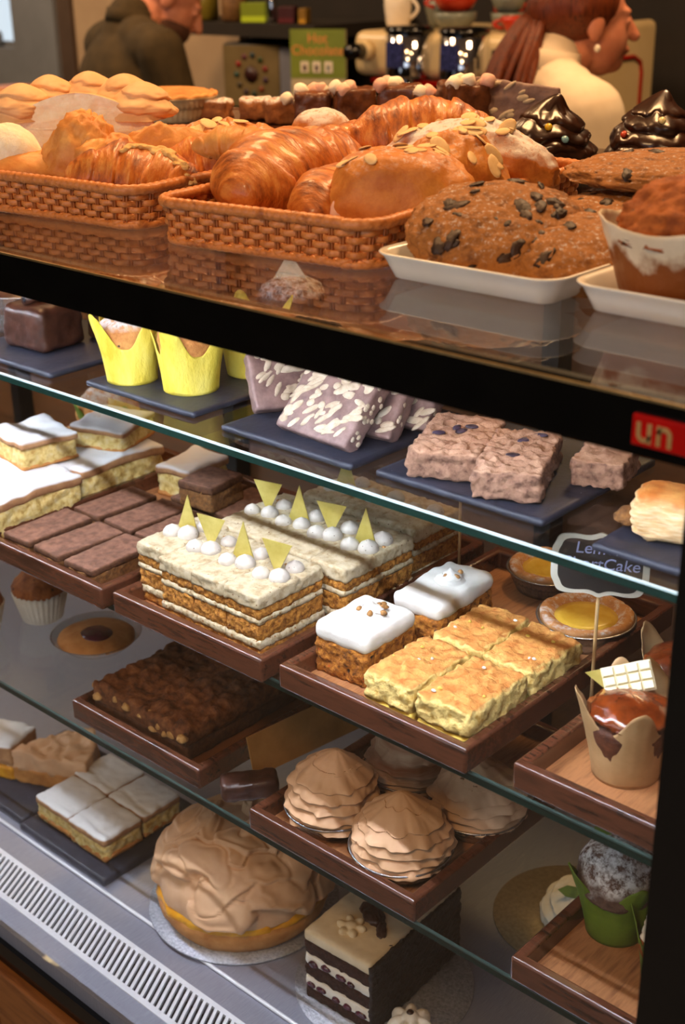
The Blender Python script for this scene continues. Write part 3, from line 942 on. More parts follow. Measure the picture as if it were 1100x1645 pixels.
def lump(name, mat, rx, ry, rz, seed=0, amp=0.12, fr=2.2, parent=None, loc=(0, 0, 0), rot=None, n=64, ridge=0.0, power=1.0, flatb=0.35, octv=4):
    """irregular baked ellipsoid resting on its flattened underside (origin at the underside)"""
    m = n // 2
    V = []
    for k in range(m + 1):
        ph = PI * k / m
        for i in range(n):
            a = 2 * PI * i / n
            V.append((math.sin(ph) * math.cos(a), math.sin(ph) * math.sin(a), -math.cos(ph)))
    U = np.array(V)
    d = fbm(U * fr + seed * 5.1, seed, octv)
    if ridge:
        d2 = 1 - np.abs(fbm(U * fr * 1.6 + seed * 2.7 + 31, seed + 9, 3)) * 2
        d = d + ridge * d2
    U2 = U * (1 + amp * d)[:, None]
    if power != 1.0:
        U2 = np.sign(U2) * np.abs(U2) ** power
    U2 = U2 * np.array([rx, ry, rz])
    U2[:, 2] = np.where(U2[:, 2] < 0, U2[:, 2] * flatb, U2[:, 2])
    U2[:, 2] -= U2[:, 2].min()
    F = []
    for k in range(m):
        for i in range(n):
            j = (i + 1) % n
            F.append((k * n + i, k * n + j, (k + 1) * n + j, (k + 1) * n + i))
    return make(name, U2, F, mat, None, parent, loc=loc, rot=rot)


def foil_tin(name, rt, rb, h, parent=None, loc=(0, 0, 0), mat=None):
    n = 192
    b = MB()
    prof = [(rb * 0.6, 0.0006), (rb, 0.0), (rb + (rt - rb) * 0.3, h * 0.3), (rb + (rt - rb) * 0.7, h * 0.7), (rt, h), (rt + 0.0018, h + 0.0008), (rt + 0.0022, h + 0.0018), (rt + 0.0008, h + 0.0024), (rt - 0.0008, h + 0.0012), (rb + (rt - rb) * 0.6, h * 0.55)]
    b.lathe(prof, n, fx=lambda a, z: 1 + (0.011 * math.sin(a * 48) if 0.001 < z < h * 0.95 else 0.0), cap=True)
    return b.build(name, mat or m_foil, parent, loc=loc)


def tulip(name, mat, rb=0.026, rt=0.037, h=0.075, low=0.66, phase=0.0, seed=0, parent=None, loc=(0, 0, 0), sq=0.10, rz=0.0, flare=1.25, crinkle=0.035):
    n, m = 96, 18
    V = []
    for k in range(m):
        t = k / (m - 1)
        for i in range(n):
            a = 2 * PI * i / n
            c4 = math.cos(4 * (a + phase))
            top = h * (low + (1 - low) * max(0, 0.5 + 0.5 * c4) ** 1.7)
            z = t * top
            f = z / h
            r = rb + (rt - rb) * f ** flare
            r *= 1 + sq * f * c4
            V.append((r * math.cos(a), r * math.sin(a), z))
    V = np.array(V)
    ang = np.arctan2(V[:, 1], V[:, 0])
    nn = fbm(np.c_[np.cos(ang) * 3, np.sin(ang) * 3, V[:, 2] * 40] + seed * 3.3, seed, 3)
    pl = np.sin(ang * 26 + 4 * nn) * 0.0006 * (V[:, 2] / h)
    k_ = 1 + (nn * crinkle * np.clip(V[:, 2] / h, 0, 1)) + pl / rt
    V[:, 0] *= k_; V[:, 1] *= k_
    F = grid_faces(n, m, True)
    F.append(tuple(range(n - 1, -1, -1)))
    o = make(name, V, F, mat, None, parent, loc=loc, rot=(0, 0, rz))
    md = o.modifiers.new('Solidify', 'SOLIDIFY'); md.thickness = 0.0006; md.offset = 1
    return o


def prism(name, pts, th, mat, parent=None, loc=(0, 0, 0), rot=None):
    """flat shape: pts in x-z, thickness along y"""
    b = MB()
    n = len(pts)
    V = [(p[0], -th / 2, p[1]) for p in pts] + [(p[0], th / 2, p[1]) for p in pts]
    F = [tuple(range(n)), tuple(range(2 * n - 1, n - 1, -1))] + [(i, n + i, n + (i + 1) % n, (i + 1) % n) for i in range(n)]
    b.add(V, F)
    return b.build(name, mat, parent, False, loc=loc, rot=rot)


def mid(p, q):
    return ((p[0] + q[0]) / 2, (p[1] + q[1]) / 2)


# ================================================================== MIDDLE SHELF
TF = Z2 + 0.0062      # tray floor height
# ---- coffee cake slices


def make_coffee(w, d, seed, label, loc, flip, gold=True, top_fresh=True):
    t = thing('coffee_cake_slice', label, 'cake slice', loc, 0, 'coffee cake slices on the walnut tray')
    z = 0.0
    for (nm, mt, h, ov, am) in (('sponge', m_sponge, 0.010, 0, .0016), ('cream', m_cream, 0.008, .0012, .0016), ('sponge', m_sponge, 0.018, 0, .0018), ('cream', m_cream, 0.0055, .0008, .0014), ('sponge', m_sponge, 0.010, 0, .0016), ('frosting', m_frost, 0.0135, .0010, .0018)):
        sbox(nm, w + ov * 2, d + ov * 2, h + 0.001, mt, t, (0, 0, z), bev=0.0022, res=0.0026, amp=am * 1.35, fr=230, seed=seed + int(z * 1000))
        z += h
    z -= 0.001
    rnd = random.Random(seed)
    ks = [(-0.010, -0.008), (0.008, -0.002), (0.008, 0.022)] if gold else [(-0.008, 0.0), (0.012, 0.012)]
    for (kx, ky) in ks:
        r = rnd.uniform(0.0088, 0.0112)
        b = MB(); b.lathe([(r * 0.88, 0), (r, r * 0.35), (r * 0.94, r * 0.7), (r * 0.72, r * 1.0), (r * 0.36, r * 1.2), (r * 0.10, r * 1.34), (0.0003, r * 1.38)], 18)
        b.build('meringue_kiss', m_kiss, t, loc=(kx + rnd.uniform(-.002, .002), ky, z - 0.001))
    for k in range(3):
        lump('walnut_crumb', m_nut, 0.003, 0.0024, 0.0028, seed + k, 0.3, n=10, parent=t, loc=(rnd.uniform(-.4, .4) * w, rnd.uniform(-.1, .45) * d, z - 0.0006))
    if gold:
        sft = 0.0125
        pts = [(-sft, 0), (sft, 0), (0, 0.040)] if not flip else [(0, -0.002), (0.0160, 0.031), (-0.0160, 0.034)]
        prism('gold_triangle', pts, 0.0014, m_gold, t, (-0.002, 0.006, z + 0.0005), (math.radians(-6), 0, math.radians(24 + rnd.uniform(-8, 8))))
    return t


cw = 0.0455
names = ['nearest the brownies', 'second from the brownies', 'third from the brownies', 'at the right front corner']
trow = ['with an upright gold triangle', 'with a gold triangle on its point', 'with a slim upright gold triangle', 'with a darker gold triangle on its point']
for i in range(4):
    x = -0.9490 + (i) * (cw + 0.001)
    y = 0.083 + (0.010 if i == 0 else 0)
    make_coffee(cw, 0.088, 11 + i, 'front coffee slice %s, %s' % (names[i], trow[i]), (x, y, TF), i % 2 == 1)
tr2 = ['with a gold triangle on its point', 'with an upright gold triangle', 'with a gold triangle on its point', 'with an upright gold triangle']
for i in range(4):
    x = -0.9250 + i * (cw + 0.0005)
    make_coffee(cw, 0.104, 31 + i, 'middle row coffee cake slice %s, %s' % (['at the left end', 'second from the left', 'third from the left', 'at the right end'][i], tr2[i]), (x, 0.186, TF), i % 2 == 0)
for i in range(3):
    make_coffee(0.052, 0.075, 51 + i, 'back row coffee cake slice in shade, %s' % ['behind the first triangles', 'in the middle', 'by the right rim of the tray'][i], (-0.905 + i * 0.0535, 0.288, TF), False, gold=(i == 0))

# ---- carrot cakes


def carrot(label, loc, w, d, rz, seed, nuts):
    t = thing('carrot_cake_square', label, 'carrot cake', loc, rz, 'iced carrot cakes')
    sbox('carrot_sponge', w, d, 0.036, m_carrot, t, (0, 0, 0), bev=0.003, res=0.0028, amp=0.0044, fr=180, seed=seed)
    V, F, s = softbox(w + 0.003, d + 0.002, 0.0165, 0.0065, 0.003, 0.0016, 70, seed + 2)
    r2 = (V[:, 0] / (w / 2)) ** 2 + (V[:, 1] / (d / 2)) ** 2
    V[:, 2] += np.where(V[:, 2] > 0.006, 0.0035 * np.exp(-r2 * 1.2) + 0.0030 * fbm(V * 55, seed, 2), 0)
    V[:, 2] -= np.where(V[:, 2] < 0.004, 0.003 * (0.5 + 0.5 * fbm(np.c_[V[:, :2] * 110, V[:, 2] * 0], seed, 2)), 0)
    make('icing', V, F, m_icing, None, t, loc=(0, 0, 0.0345))
    swirl('icing_rosette', 0.0155, 0.011, m_icing, turns=2, amp=0.3, seed=seed, nth=40, nz=30, tip=0.003, parent=t, loc=(0.004, 0.004, 0.0525))
    rnd = random.Random(seed)
    for k in range(nuts):
        a = rnd.uniform(0, 6.28); r = rnd.uniform(0.004, 0.015)
        lump('walnut_piece', m_nut, rnd.uniform(.003, .0065), 0.003, 0.0032, seed + k, 0.3, n=12, parent=t, loc=(0.004 + r * math.cos(a), 0.004 + r * math.sin(a), 0.0585 - r * 0.25), rot=(0, 0, a))
    return t


carrot('white iced carrot cake at the front left of the lemon square tray', (-0.707, 0.099, TF), 0.060, 0.074, 0.04, 3, 6)
carrot('white iced carrot cake behind the front one, against the coffee cake tray', (-0.694, 0.200, TF), 0.053, 0.094, 0.06, 8, 3)

# ---- lemon squares


def lemon_sq(label, loc, w, d, rz, seed, h=0.040):
    t = thing('lemon_square', label, 'lemon square', loc, rz, 'golden lemon squares')
    sbox('lemon_layer', w - 0.001, d - 0.001, h * 0.36, m_lemonbase, t, (0, 0, 0), bev=0.003, res=0.003, amp=0.0018, fr=160, seed=seed)
    V, F, s = softbox(w, d, h * 0.68, 0.005, 0.0026, 0.0042, 190, seed + 1)
    V[:, 2] += np.where(V[:, 2] > h * 0.3, 0.0018 * fbm(V * 60, seed, 3), 0)
    make('sponge_crust', V, F, m_lemon, None, t, loc=(0, 0, h * 0.33))
    rnd = random.Random(seed)
    for k in range(4):
        lump('sugar_crumb', m_lemonbase if k % 2 else m_icing, rnd.uniform(.0012, .0028), 0.0018, 0.0016, seed + k, 0.3, n=8, parent=t, loc=(rnd.uniform(-.4, .4) * w, rnd.uniform(-.4, .4) * d, h * 1.005))
    return t


lemon_sq('golden lemon square beside the front carrot cake', (-0.6295, 0.081, TF), 0.053, 0.087, 0.0, 21)
lemon_sq('golden lemon square at the front right of its tray', (-0.5705, 0.081, TF), 0.058, 0.084, 0.0, 22)
lemon_sq('golden lemon square behind the left front one, by the rear carrot cake', (-0.6260, 0.170, TF), 0.054, 0.082, 0.02, 23)
lemon_sq('golden lemon square behind the right front one, crossed by a shadow', (-0.5680, 0.168, TF), 0.055, 0.078, -0.02, 24)

# ---- tarts in foil at the back of the tray


def foil_tart(label, loc, r, h, seed, rz=0.0):
    t = thing('foil_tart', label, 'tart', loc, rz, 'lemon tarts in foil')
    foil_tin('foil_tin', r, r * 0.80, h, t)
    b = MB(); n = 72
    prof = [(r * 0.78, 0.003), (r * 0.98, h + 0.001), (r * 0.97, h + 0.005), (r * 0.86, h + 0.0065), (r * 0.72, h + 0.004), (r * 0.62, h - 0.001), (r * 0.5, h - 0.003)]
    b.lathe(prof, n)
    V = np.array([tuple(v) for v in b.V]); V += (fbm(V * 110, seed, 3) * 0.0022)[:, None] * np.array([0.4, 0.4, 1])
    make('pastry_rim', V, b.F, m_crust_dust, None, t)
    b = MB(); b.lathe([(r * 0.62, h - 0.004), (r * 0.66, h + 0.0012), (r * 0.5, h + 0.0022), (r * 0.2, h + 0.0030), (0.0005, h + 0.0032)], 48)
    b.build('custard', m_custard, t)
    return t


foil_tart('lemon tart in a foil case behind the shortcake sign, its yellow centre showing', (-0.581, 0.277, TF), 0.046, 0.021, 1)
foil_tart('lemon tart in a foil case farther back, half behind the shelf edge', (-0.668, 0.345, TF), 0.043, 0.021, 2)

# ---- brownie bars on the left tray


def bar(label, loc, w, d, h, seed, rz=0.0, rot=None, group='dark brownie bars'):
    t = thing('brownie_bar', label, 'brownie', loc, rz, group, rot)
    sbox('crumb', w, d, h * 0.8, m_browniedark, t, bev=0.002, res=0.003, amp=0.0032, fr=200, seed=seed)
    sbox('chocolate_top', w + .001, d + .001, h * 0.34, m_brownie, t, (0, 0, h * 0.72), bev=0.002, res=0.003, amp=0.0012, fr=150, seed=seed + 2)
    return t


k = 0
for r_, (yy, dd) in enumerate(((0.068, 0.088), (0.161, 0.086), (0.254, 0.082))):
    for c_, xx in enumerate((-1.1555, -1.0985, -1.0455)):
        if r_ == 2 and c_ == 0:
            continue
        lab = 'dark brownie bar in the %s row of its tray, %s' % (['front', 'second', 'back'][r_], ['nearest the apple strudel', 'in the middle', 'nearest the coffee cakes'][c_])
        bar(lab, (xx + r_ * 0.004, yy, TF), 0.0465, dd, 0.024, 60 + k, random.Random(k).uniform(-.05, .05))
        k += 1
bar('thick brownie block stacked on the back of the brownie tray', (-1.062, 0.232, TF + 0.0255), 0.050, 0.056, 0.030, 77, 0.12)

# ---- apple strudel slices dusted with sugar


def strudel(label, loc, w, d, h, seed, rz=0.0, rot=None):
    t = thing('strudel_slice', label, 'strudel', loc, rz, 'sugar dusted strudel slices', rot)
    V, F, s = softbox(w - 0.002, d - 0.002, h * 0.90, 0.005, 0.0035, 0.0034, 140, seed)
    make('apple_filling', V, F, m_apple, None, t)
    V, F, s = softbox(w + 0.002, d + 0.002, h * 0.24, 0.0045, 0.0035, 0.0015, 60, seed + 1)
    up = V[:, 2] > h * 0.12
    V[:, 2] += 0.0050 * fbm(np.c_[V[:, :2] * 32, V[:, 2] * 0], seed, 2) + np.where(up, 0.003, 0)
    make('sugared_crust', V, F, m_sugar_top, None, t, loc=(0, 0, h * 0.82))
    sbox('pastry_base', w, d, h * 0.2, m_crust, t, bev=0.003, res=0.005, amp=0.001, fr=120, seed=seed + 4)
    return t


strudel('sugar dusted apple strudel at the front left, its cut side beside the brownies', (-1.262, 0.085, TF + 0.002), 0.13, 0.13, 0.044, 1)
strudel('sugar dusted apple strudel behind the front one, ending above the back brownies', (-1.268, 0.218, TF + 0.002), 0.13, 0.128, 0.044, 2)
strudel('sugar dusted strudel slice stacked on top at the far left, cut end to the front', (-1.288, 0.150, TF + 0.052), 0.085, 0.075, 0.030, 3, -0.15)
strudel('sugar dusted strudel slice stacked behind the top one, rounded end', (-1.258, 0.248, TF + 0.052), 0.075, 0.080, 0.026, 4, 0.35)
strudel('sugar dusted strudel slice at the back of the brownie tray', (-1.155, 0.285, TF), 0.055, 0.075, 0.036, 5, 0.1)

# ---- caramel muffins in brown paper


def caramel_muffin(label, loc, seed, rz, deco, s=1.0):
    t = thing('caramel_muffin', label, 'muffin', loc, rz, 'caramel muffins in brown paper')
    tulip('paper_wrap', m_brownpaper, 0.0265 * s, 0.0395 * s, 0.080 * s, 0.62, 0.3 + PI / 4, seed, t, sq=0.13)
    b = MB(); b.lathe([(0.024 * s, 0.003), (0.030 * s, 0.03 * s), (0.0335 * s, 0.046 * s), (0.031 * s, 0.053 * s), (0.02 * s, 0.0575 * s), (0.0005, 0.059 * s)], 40)
    V = np.array([tuple(v) for v in b.V]); V += (fbm(V * 80, seed, 3) * 0.0022)[:, None]
    make('muffin_body', V, b.F, m_muffin_dark, None, t)
    lump('caramel_glaze', m_caramel, 0.0335 * s, 0.0335 * s, 0.016 * s, seed, 0.16, fr=3.5, parent=t, loc=(0, 0, 0.050 * s), n=48)
    if deco:
        # white chocolate bar with a grid of squares, tilted
        bb = MB()
        nx, nz = 4, 3
        for i in range(nx):
            for j in range(nz):
                x0, z0 = -0.020 + i * 0.0098, j * 0.0078
                V = [(x0, -0.0015, z0), (x0 + 0.0098, -0.0015, z0), (x0 + 0.0098, -0.0015, z0 + 0.0078), (x0, -0.0015, z0 + 0.0078)]
                V += [(x0 + 0.0011, -0.0042, z0 + 0.0011), (x0 + 0.0087, -0.0042, z0 + 0.0011), (x0 + 0.0087, -0.0042, z0 + 0.0067), (x0 + 0.0011, -0.0042, z0 + 0.0067)]
                bb.add(V, [(4, 5, 6, 7), (0, 1, 5, 4), (1, 2, 6, 5), (2, 3, 7, 6), (3, 0, 4, 7)])
        bb.box(-0.0205, 0.0197, -0.0015, 0.0025, -0.0005, 0.024)
        bb.build('white_chocolate_bar', m_whitechoc, t, False, loc=(-0.002, 0.010, 0.0665 * s), rot=(math.radians(-38), math.radians(-14), math.radians(38) - rz), bevel=0.0005)
        prism('gold_triangle', [(-0.024, 0.006), (0.020, 0.018), (0.002, -0.014)], 0.0014, m_gold, t, (-0.018, 0.016, 0.070 * s), (math.radians(-20), 0, math.radians(35) - rz))
    return t


caramel_muffin('caramel muffin in brown paper topped with a white chocolate bar', (-0.434, 0.106, TF), 4, 0.25, True)
caramel_muffin('caramel muffin in brown paper behind the chocolate bar one, no bar', (-0.437, 0.198, TF), 5, 0.9, False)
caramel_muffin('caramel muffin in brown paper half hidden by the black upright', (-0.352, 0.150, TF), 6, 1.3, False)

# ---- chalk signs on sticks


def sign(label, loc, rz, zc, w, h, text, stick_bottom, tilt=0.0):
    t = thing('price_sign', label, 'sign', loc, rz)
    n = 160
    b = MB()
    def outline(s):
        pts = []
        for i in range(n):
            a = 2 * PI * i / n
            c, s2 = math.cos(a), math.sin(a)
            r = 1.0 / (abs(c) ** 7 + abs(s2) ** 7) ** (1 / 7)
            k = 1 - 0.10 * math.exp(-((abs(abs(c)) - 0.0) / 0.10) ** 2) * 0 + 0.07 * math.exp(-(c / 0.10) ** 2) - 0.05 * math.exp(-((abs(c) - 0.30) / 0.16) ** 2) * (abs(s2) > 0.5) - 0.06 * math.exp(-((abs(s2) - 0.62) / 0.14) ** 2) * (abs(c) > 0.5)
            pts.append((c * r * k * w / 2 * s, s2 * r * k * h / 2 * s))
        return pts
    prism('sign_border', outline(1.0), 0.0022, m_board_edge, t, (0, 0, zc))
    pn = prism('sign_panel', outline(0.86), 0.0030, m_board_black, t, (0, 0, zc))
    if text:
        cu = bpy.data.curves.new('sign_lettering', 'FONT')
        cu.body = text; cu.size = 0.0148; cu.extrude = 0.0002; cu.offset = 0.0; cu.shear = 0.12; cu.align_x = 'CENTER'; cu.align_y = 'CENTER'; cu.space_line = 0.95
        text_mesh('sign_lettering', cu, m_chalk, pn, (-0.001, -0.0018, 0.0085), (PI / 2, 0, 0))
    MB().tube([(0, 0.0026, stick_bottom), (0, 0.0026, zc + h * 0.2)], 0.0016, 8).build('stick', m_stick, t)
    return t


sign('small chalk sign reading Lemon ShortCake on a stick in front of the foil tart', (-0.5105, 0.176, Z2 + 0.0006), 0.50, 0.1405, 0.082, 0.056, 'Lemon\n ShortCake', 0.0)
sign('chalk sign on a bare stick behind the rear carrot cake, panel above the shelf', (-0.752, 0.30, Z2 + 0.0006), 0.6, 0.15, 0.07, 0.05, None, 0.0)
# ================================================================== TOP SHELF INSIDE
S1 = Z1 + 0.0062
# chocolate covered cakes


def choc_cake(label, loc, w, d, h, seed, rz, curl):
    t = thing('chocolate_cake', label, 'cake', loc, rz, 'chocolate covered cakes')
    V, F, s = softbox(w, d, h, 0.010, 0.0035, 0.0016, 90, seed, taper=0.06)
    sd = np.abs(V[:, 2] - h * 0.45) < h * 0.36
    q = fbm(V * 120 + 3, seed + 4, 2)
    V[:, :2] *= (1 + np.where(sd, np.clip(q - 0.15, 0, 1) * 0.09, 0))[:, None]
    V[:, :2] *= (1 + 0.05 * np.exp(-(V[:, 2] / 0.006) ** 2))[:, None]
    make('chocolate_coating', V, F, m_choc, None, t)
    if curl:
        b = MB(); b.tube([(0, -0.014, 0), (0, 0.014, 0)], 0.0062, 16); b.tube([(0, -0.0142, 0), (0, 0.0142, 0)], 0.0030, 12, 1)
        b.build('chocolate_curl', [m_choc, m_dark], t, loc=(-0.004, -0.006, h + 0.0055))
    else:
        for k in range(9):
            a = k * 2.4
            sbox('chocolate_shaving', 0.016, 0.004, 0.003, m_chip, t, (0.018 * math.cos(a) * (k / 9), 0.018 * math.sin(a) * (k / 9), h - 0.001), (0, 0.3, a), bev=0.001, res=0.003, amp=0.001)
    return t


choc_cake('chocolate coated square cake with a curl on top, at the left of the top shelf', (-1.2570, 0.1600, S1), 0.074, 0.068, 0.050, 3, 0.06, True)
choc_cake('chocolate cake with shavings behind the curl topped one', (-1.215, 0.232, S1), 0.055, 0.05, 0.052, 5, 0.1, False)

t = thing('foil_tin', 'round foil cake tin with a dark filling at the far left of the top shelf', 'cake tin', (-1.372, 0.215, Z1 + 0.0003))
foil_tin('tin', 0.062, 0.050, 0.045, t)
lump('dark_filling', m_choc, 0.056, 0.056, 0.014, 2, 0.06, parent=t, loc=(0, 0, 0.036), n=40)


def yellow_muffin(label, loc, rb, rt, h, seed, rz, phase):
    t = thing('tulip_muffin', label, 'muffin', loc, rz, 'muffins in yellow paper')
    tulip('paper_wrap', m_yellow, rb, rt, h, 0.50, phase, seed, t, sq=0.15, crinkle=0.075)
    b = MB(); b.lathe([(rb * 0.9, 0.003), (rt * 0.72, h * 0.45), (rt * 0.80, h * 0.62), (rt * 0.74, h * 0.78), (rt * 0.45, h * 0.88), (0.0005, h * 0.90)], 48)
    V = np.array([tuple(v) for v in b.V]); V += (fbm(V * 90, seed, 3) * 0.0030)[:, None]
    make('muffin_top', V, b.F, m_muffin, None, t)
    return t


yellow_muffin('sugar topped muffin in yellow paper at the back left of its slate', (-1.0705, 0.1375, S1), 0.0265, 0.040, 0.080, 1, 0.1, 0.15)
yellow_muffin('sugar topped muffin in yellow paper at the front of its slate', (-0.9970, 0.1560, S1), 0.0285, 0.041, 0.083, 2, 0.35, 0.0)
yellow_muffin('muffin in yellow paper behind the front one, top cut off by the black band', (-0.9880, 0.2380, S1), 0.028, 0.040, 0.080, 3, 0.0, 0.5)

# chocolate biscuit slices


def tiffin(label, loc, w, th, h, rot, seed, nb=42):
    t = thing('chocolate_biscuit_slice', label, 'tiffin', loc, 0, 'chocolate biscuit slices', rot)
    V, F, s = softbox(w, th, h, 0.003, 0.003, 0.0018, 140, seed)
    make('chocolate_body', V, F, m_tiffin, None, t)
    rnd = random.Random(seed)
    b = MB()
    for k in range(nb):
        x, z = rnd.uniform(-.44, .44) * w, rnd.uniform(0.08, .92) * h
        L, W = rnd.uniform(.004, .013), rnd.uniform(.0022, .0046)
        b.ell((x, -th / 2 + 0.0003, z), (L, 0.0016, W), 10, 0, Matrix.Rotation(rnd.gauss(-0.55, 0.35), 3, 'Y'))
    for k in range(nb // 4):
        x, z = rnd.uniform(-.48, .48) * w, rnd.uniform(0.1, .95) * h
        b.ell((w / 2 - 0.0005, rnd.uniform(-.4, .4) * th, z), (0.0016, 0.003, 0.003), 8)
    b.build('biscuit_inlay', m_biscuit, t)
    return t


tiffin('speckled chocolate biscuit slice leaning back at the front of its slate', (-0.788, 0.121, S1), 0.094, 0.020, 0.074, (math.radians(-42), 0, math.radians(-4)), 5, 60)
tiffin('chocolate biscuit slice standing on edge at the left of the speckled one', (-0.868, 0.166, S1), 0.066, 0.017, 0.062, (math.radians(-40), math.radians(4), math.radians(62)), 6, 24)
tiffin('chocolate biscuit slice leaning behind the speckled front one', (-0.770, 0.158, S1), 0.085, 0.020, 0.072, (math.radians(-40), 0, math.radians(6)), 7, 36)
tiffin('chocolate biscuit slice at the back of the leaning row', (-0.757, 0.197, S1), 0.082, 0.022, 0.068, (math.radians(-36), 0, math.radians(10)), 8, 30)


def blondie(label, loc, w, d, h, rz, seed, chips):
    t = thing('pale_brownie', label, 'brownie', loc, rz, 'pale brownies with chocolate chips')
    V, F, s = softbox(w, d, h, 0.003, 0.0022, 0.0046, 190, seed)
    V[:, 2] += np.where(V[:, 2] > h * 0.6, 0.0026 * fbm(V * 60, seed, 3), 0)
    make('crumb', V, F, m_blondie, None, t)
    for (cx, cy, a) in chips:
        lump('chocolate_chip', m_chip, 0.0062, 0.0036, 0.0022, seed + int(a * 9), 0.25, n=16, parent=t, loc=(cx, cy, h - 0.0006), rot=(0, 0, a))
    return t


blondie('pale chocolate chip brownie at the left of the right hand slate', (-0.6560, 0.1660, S1), 0.064, 0.102, 0.025, 0.40, 4, [(-0.016, -0.004, 0.3), (0.002, 0.006, 0.9), (-0.004, 0.014, 1.4), (0.008, 0.020, 0.2)])
blondie('pale chocolate chip brownie beside the first one, at the slate front', (-0.5895, 0.1640, S1), 0.058, 0.108, 0.026, 0.42, 5, [(-0.002, -0.014, 0.3), (0.0, 0.024, 0.8), (0.012, 0.040, 0.2)])
blondie('pale brownie half hidden behind the front pair', (-0.5350, 0.215, S1), 0.045, 0.060, 0.024, 0.30, 6, [])

# flaky pastry at the right end
t = thing('puff_pastry', 'flaky puff pastry with browned edges cut off by the black upright', 'pastry', (-0.424, 0.150, S1), 0.25)
V, F, s = softbox(0.075, 0.055, 0.038, 0.012, 0.003, 0.0035, 90, 3)
V[:, 2] *= (0.72 + 0.28 * np.cos(V[:, 1] / 0.0275 * 1.3)); V[:, 0] += 0.0014 * np.sin(V[:, 2] * 900)
make('flaky_layers', V, F, P('puff_layers', [(206, 150, 84), (240, 216, 172)], sc=60, rough=0.6, bump=0.8, bsc=80, stretch=(1, 1, 6), top=((190, 110, 44), (226, 170, 98))), None, t)
lump('filling_tip', m_browniedark, 0.012, 0.012, 0.010, 2, 0.3, parent=t, loc=(-0.042, -0.004, 0.004), n=24)

t = thing('dusted_muffin', 'sugar dusted muffin with a white chocolate triangle at the back of the top shelf', 'muffin', (-1.072, 0.385, Z1 + 0.0003))
b = MB(); b.lathe([(0.026, 0), (0.034, 0.035), (0.042, 0.046), (0.036, 0.06), (0.018, 0.070), (0.0005, 0.072)], 40)
V = np.array([tuple(v) for v in b.V]); V += (fbm(V * 90, 3, 3) * 0.0026)[:, None]
make('muffin_body', V, b.F, m_muffin_dust, None, t)
prism('white_chocolate_triangle', [(-0.020, 0), (0.024, 0.0), (0.0, 0.034)], 0.002, m_whitechoc, t, (0, -0.004, 0.066), (-0.2, 0, 0.6))

# things seen dimly under the top shelf at the far left of the middle shelf's back
t = thing('wrapped_muffin', 'yellow green fruit muffin in a paper leaf wrap under the top shelf', 'muffin', (-1.335, 0.30, Z2 + 0.0003))
tulip('paper_wrap', m_greenpaper, 0.028, 0.042, 0.085, 0.6, 0.2, 4, t)
lump('muffin_top', m_muffin, 0.042, 0.042, 0.045, 3, 0.12, parent=t, loc=(0, 0, 0.045), n=40)

# ================================================================== LOWEST GLASS SHELF
F3 = Z3 + 0.0062
t = thing('crumble_slab', 'cocoa crumble slab filling its walnut tray, seen through the glass', 'crumble cake', (-1.006, 0.155, F3), 0.0, 'cocoa crumble cakes')
sbox('chocolate_base', 0.158, 0.200, 0.020, m_brownie, t, bev=0.004, res=0.005, amp=0.002, fr=90, seed=3)
V, F, s = softbox(0.160, 0.202, 0.020, 0.006, 0.0032, 0.0, 100, 4)
V[:, 2] += np.where(V[:, 2] > 0.006, 0.013 * np.abs(fbm(np.c_[V[:, :2] * 62, V[:, 2] * 0], 4, 3)), 0)
make('crumble_top', V, F, m_crumble, None, t, loc=(0, 0, 0.018))
rnd = random.Random(5)
for k in range(16):
    lump('crumble_lump', m_crumblepale, rnd.uniform(.004, .008), rnd.uniform(.004, .006), 0.006, k, 0.35, n=14, parent=t, loc=(-0.078 + 0.155 * k / 15, -0.098 + rnd.uniform(-.004, .006), 0.022 + rnd.uniform(-.006, .01)))
t = thing('crumble_slab', 'smaller cocoa crumble piece at the back of the same walnut tray', 'crumble cake', (-0.992, 0.302, F3), 0.1, 'cocoa crumble cakes')
sbox('chocolate_base', 0.150, 0.060, 0.022, m_brownie, t, bev=0.004, res=0.005, amp=0.002, fr=90, seed=8)
V, F, s = softbox(0.150, 0.060, 0.020, 0.006, 0.0035, 0.0, 100, 9)
V[:, 2] += np.where(V[:, 2] > 0.006, 0.013 * np.abs(fbm(np.c_[V[:, :2] * 62, V[:, 2] * 0], 9, 3)), 0)
make('crumble_top', V, F, m_crumble, None, t, loc=(0, 0, 0.02))


def mer_tart(label, loc, r, h, seed, rz, mat, turns=6.0):
    t = thing('meringue_tart', label, 'tart', loc, rz, 'meringue tarts in foil cases')
    foil_tin('foil_tin', r, r * 0.80, 0.018, t)
    swirl('meringue', r * 0.985, h, mat, turns=turns, amp=0.30, wav=0.30, seed=seed, nth=170, nz=180, tip=0.004, prof=(2.9, 0.56), parent=t, loc=(0, 0, 0.016), lean=0.10, ruf=0.0, droop=0.62, flute=0.03)
    return t


mer_tart('tan meringue tart at the left front of its tray, peak bent over', (-0.744, 0.089, F3), 0.0475, 0.060, 2, 0.6, m_meringue_tan)
mer_tart('tan meringue tart nearest the front right corner of its tray, flat topped', (-0.650, 0.083, F3), 0.0490, 0.054, 5, 2.2, m_meringue_tan)
mer_tart('brown striped meringue tart behind the left front one', (-0.726, 0.188, F3), 0.0470, 0.050, 8, 1.0, m_meringue_brown, 5)
mer_tart('tan meringue tart in shade at the back right of its tray', (-0.632, 0.180, F3), 0.0480, 0.055, 12, 3.5, m_meringue_tan)

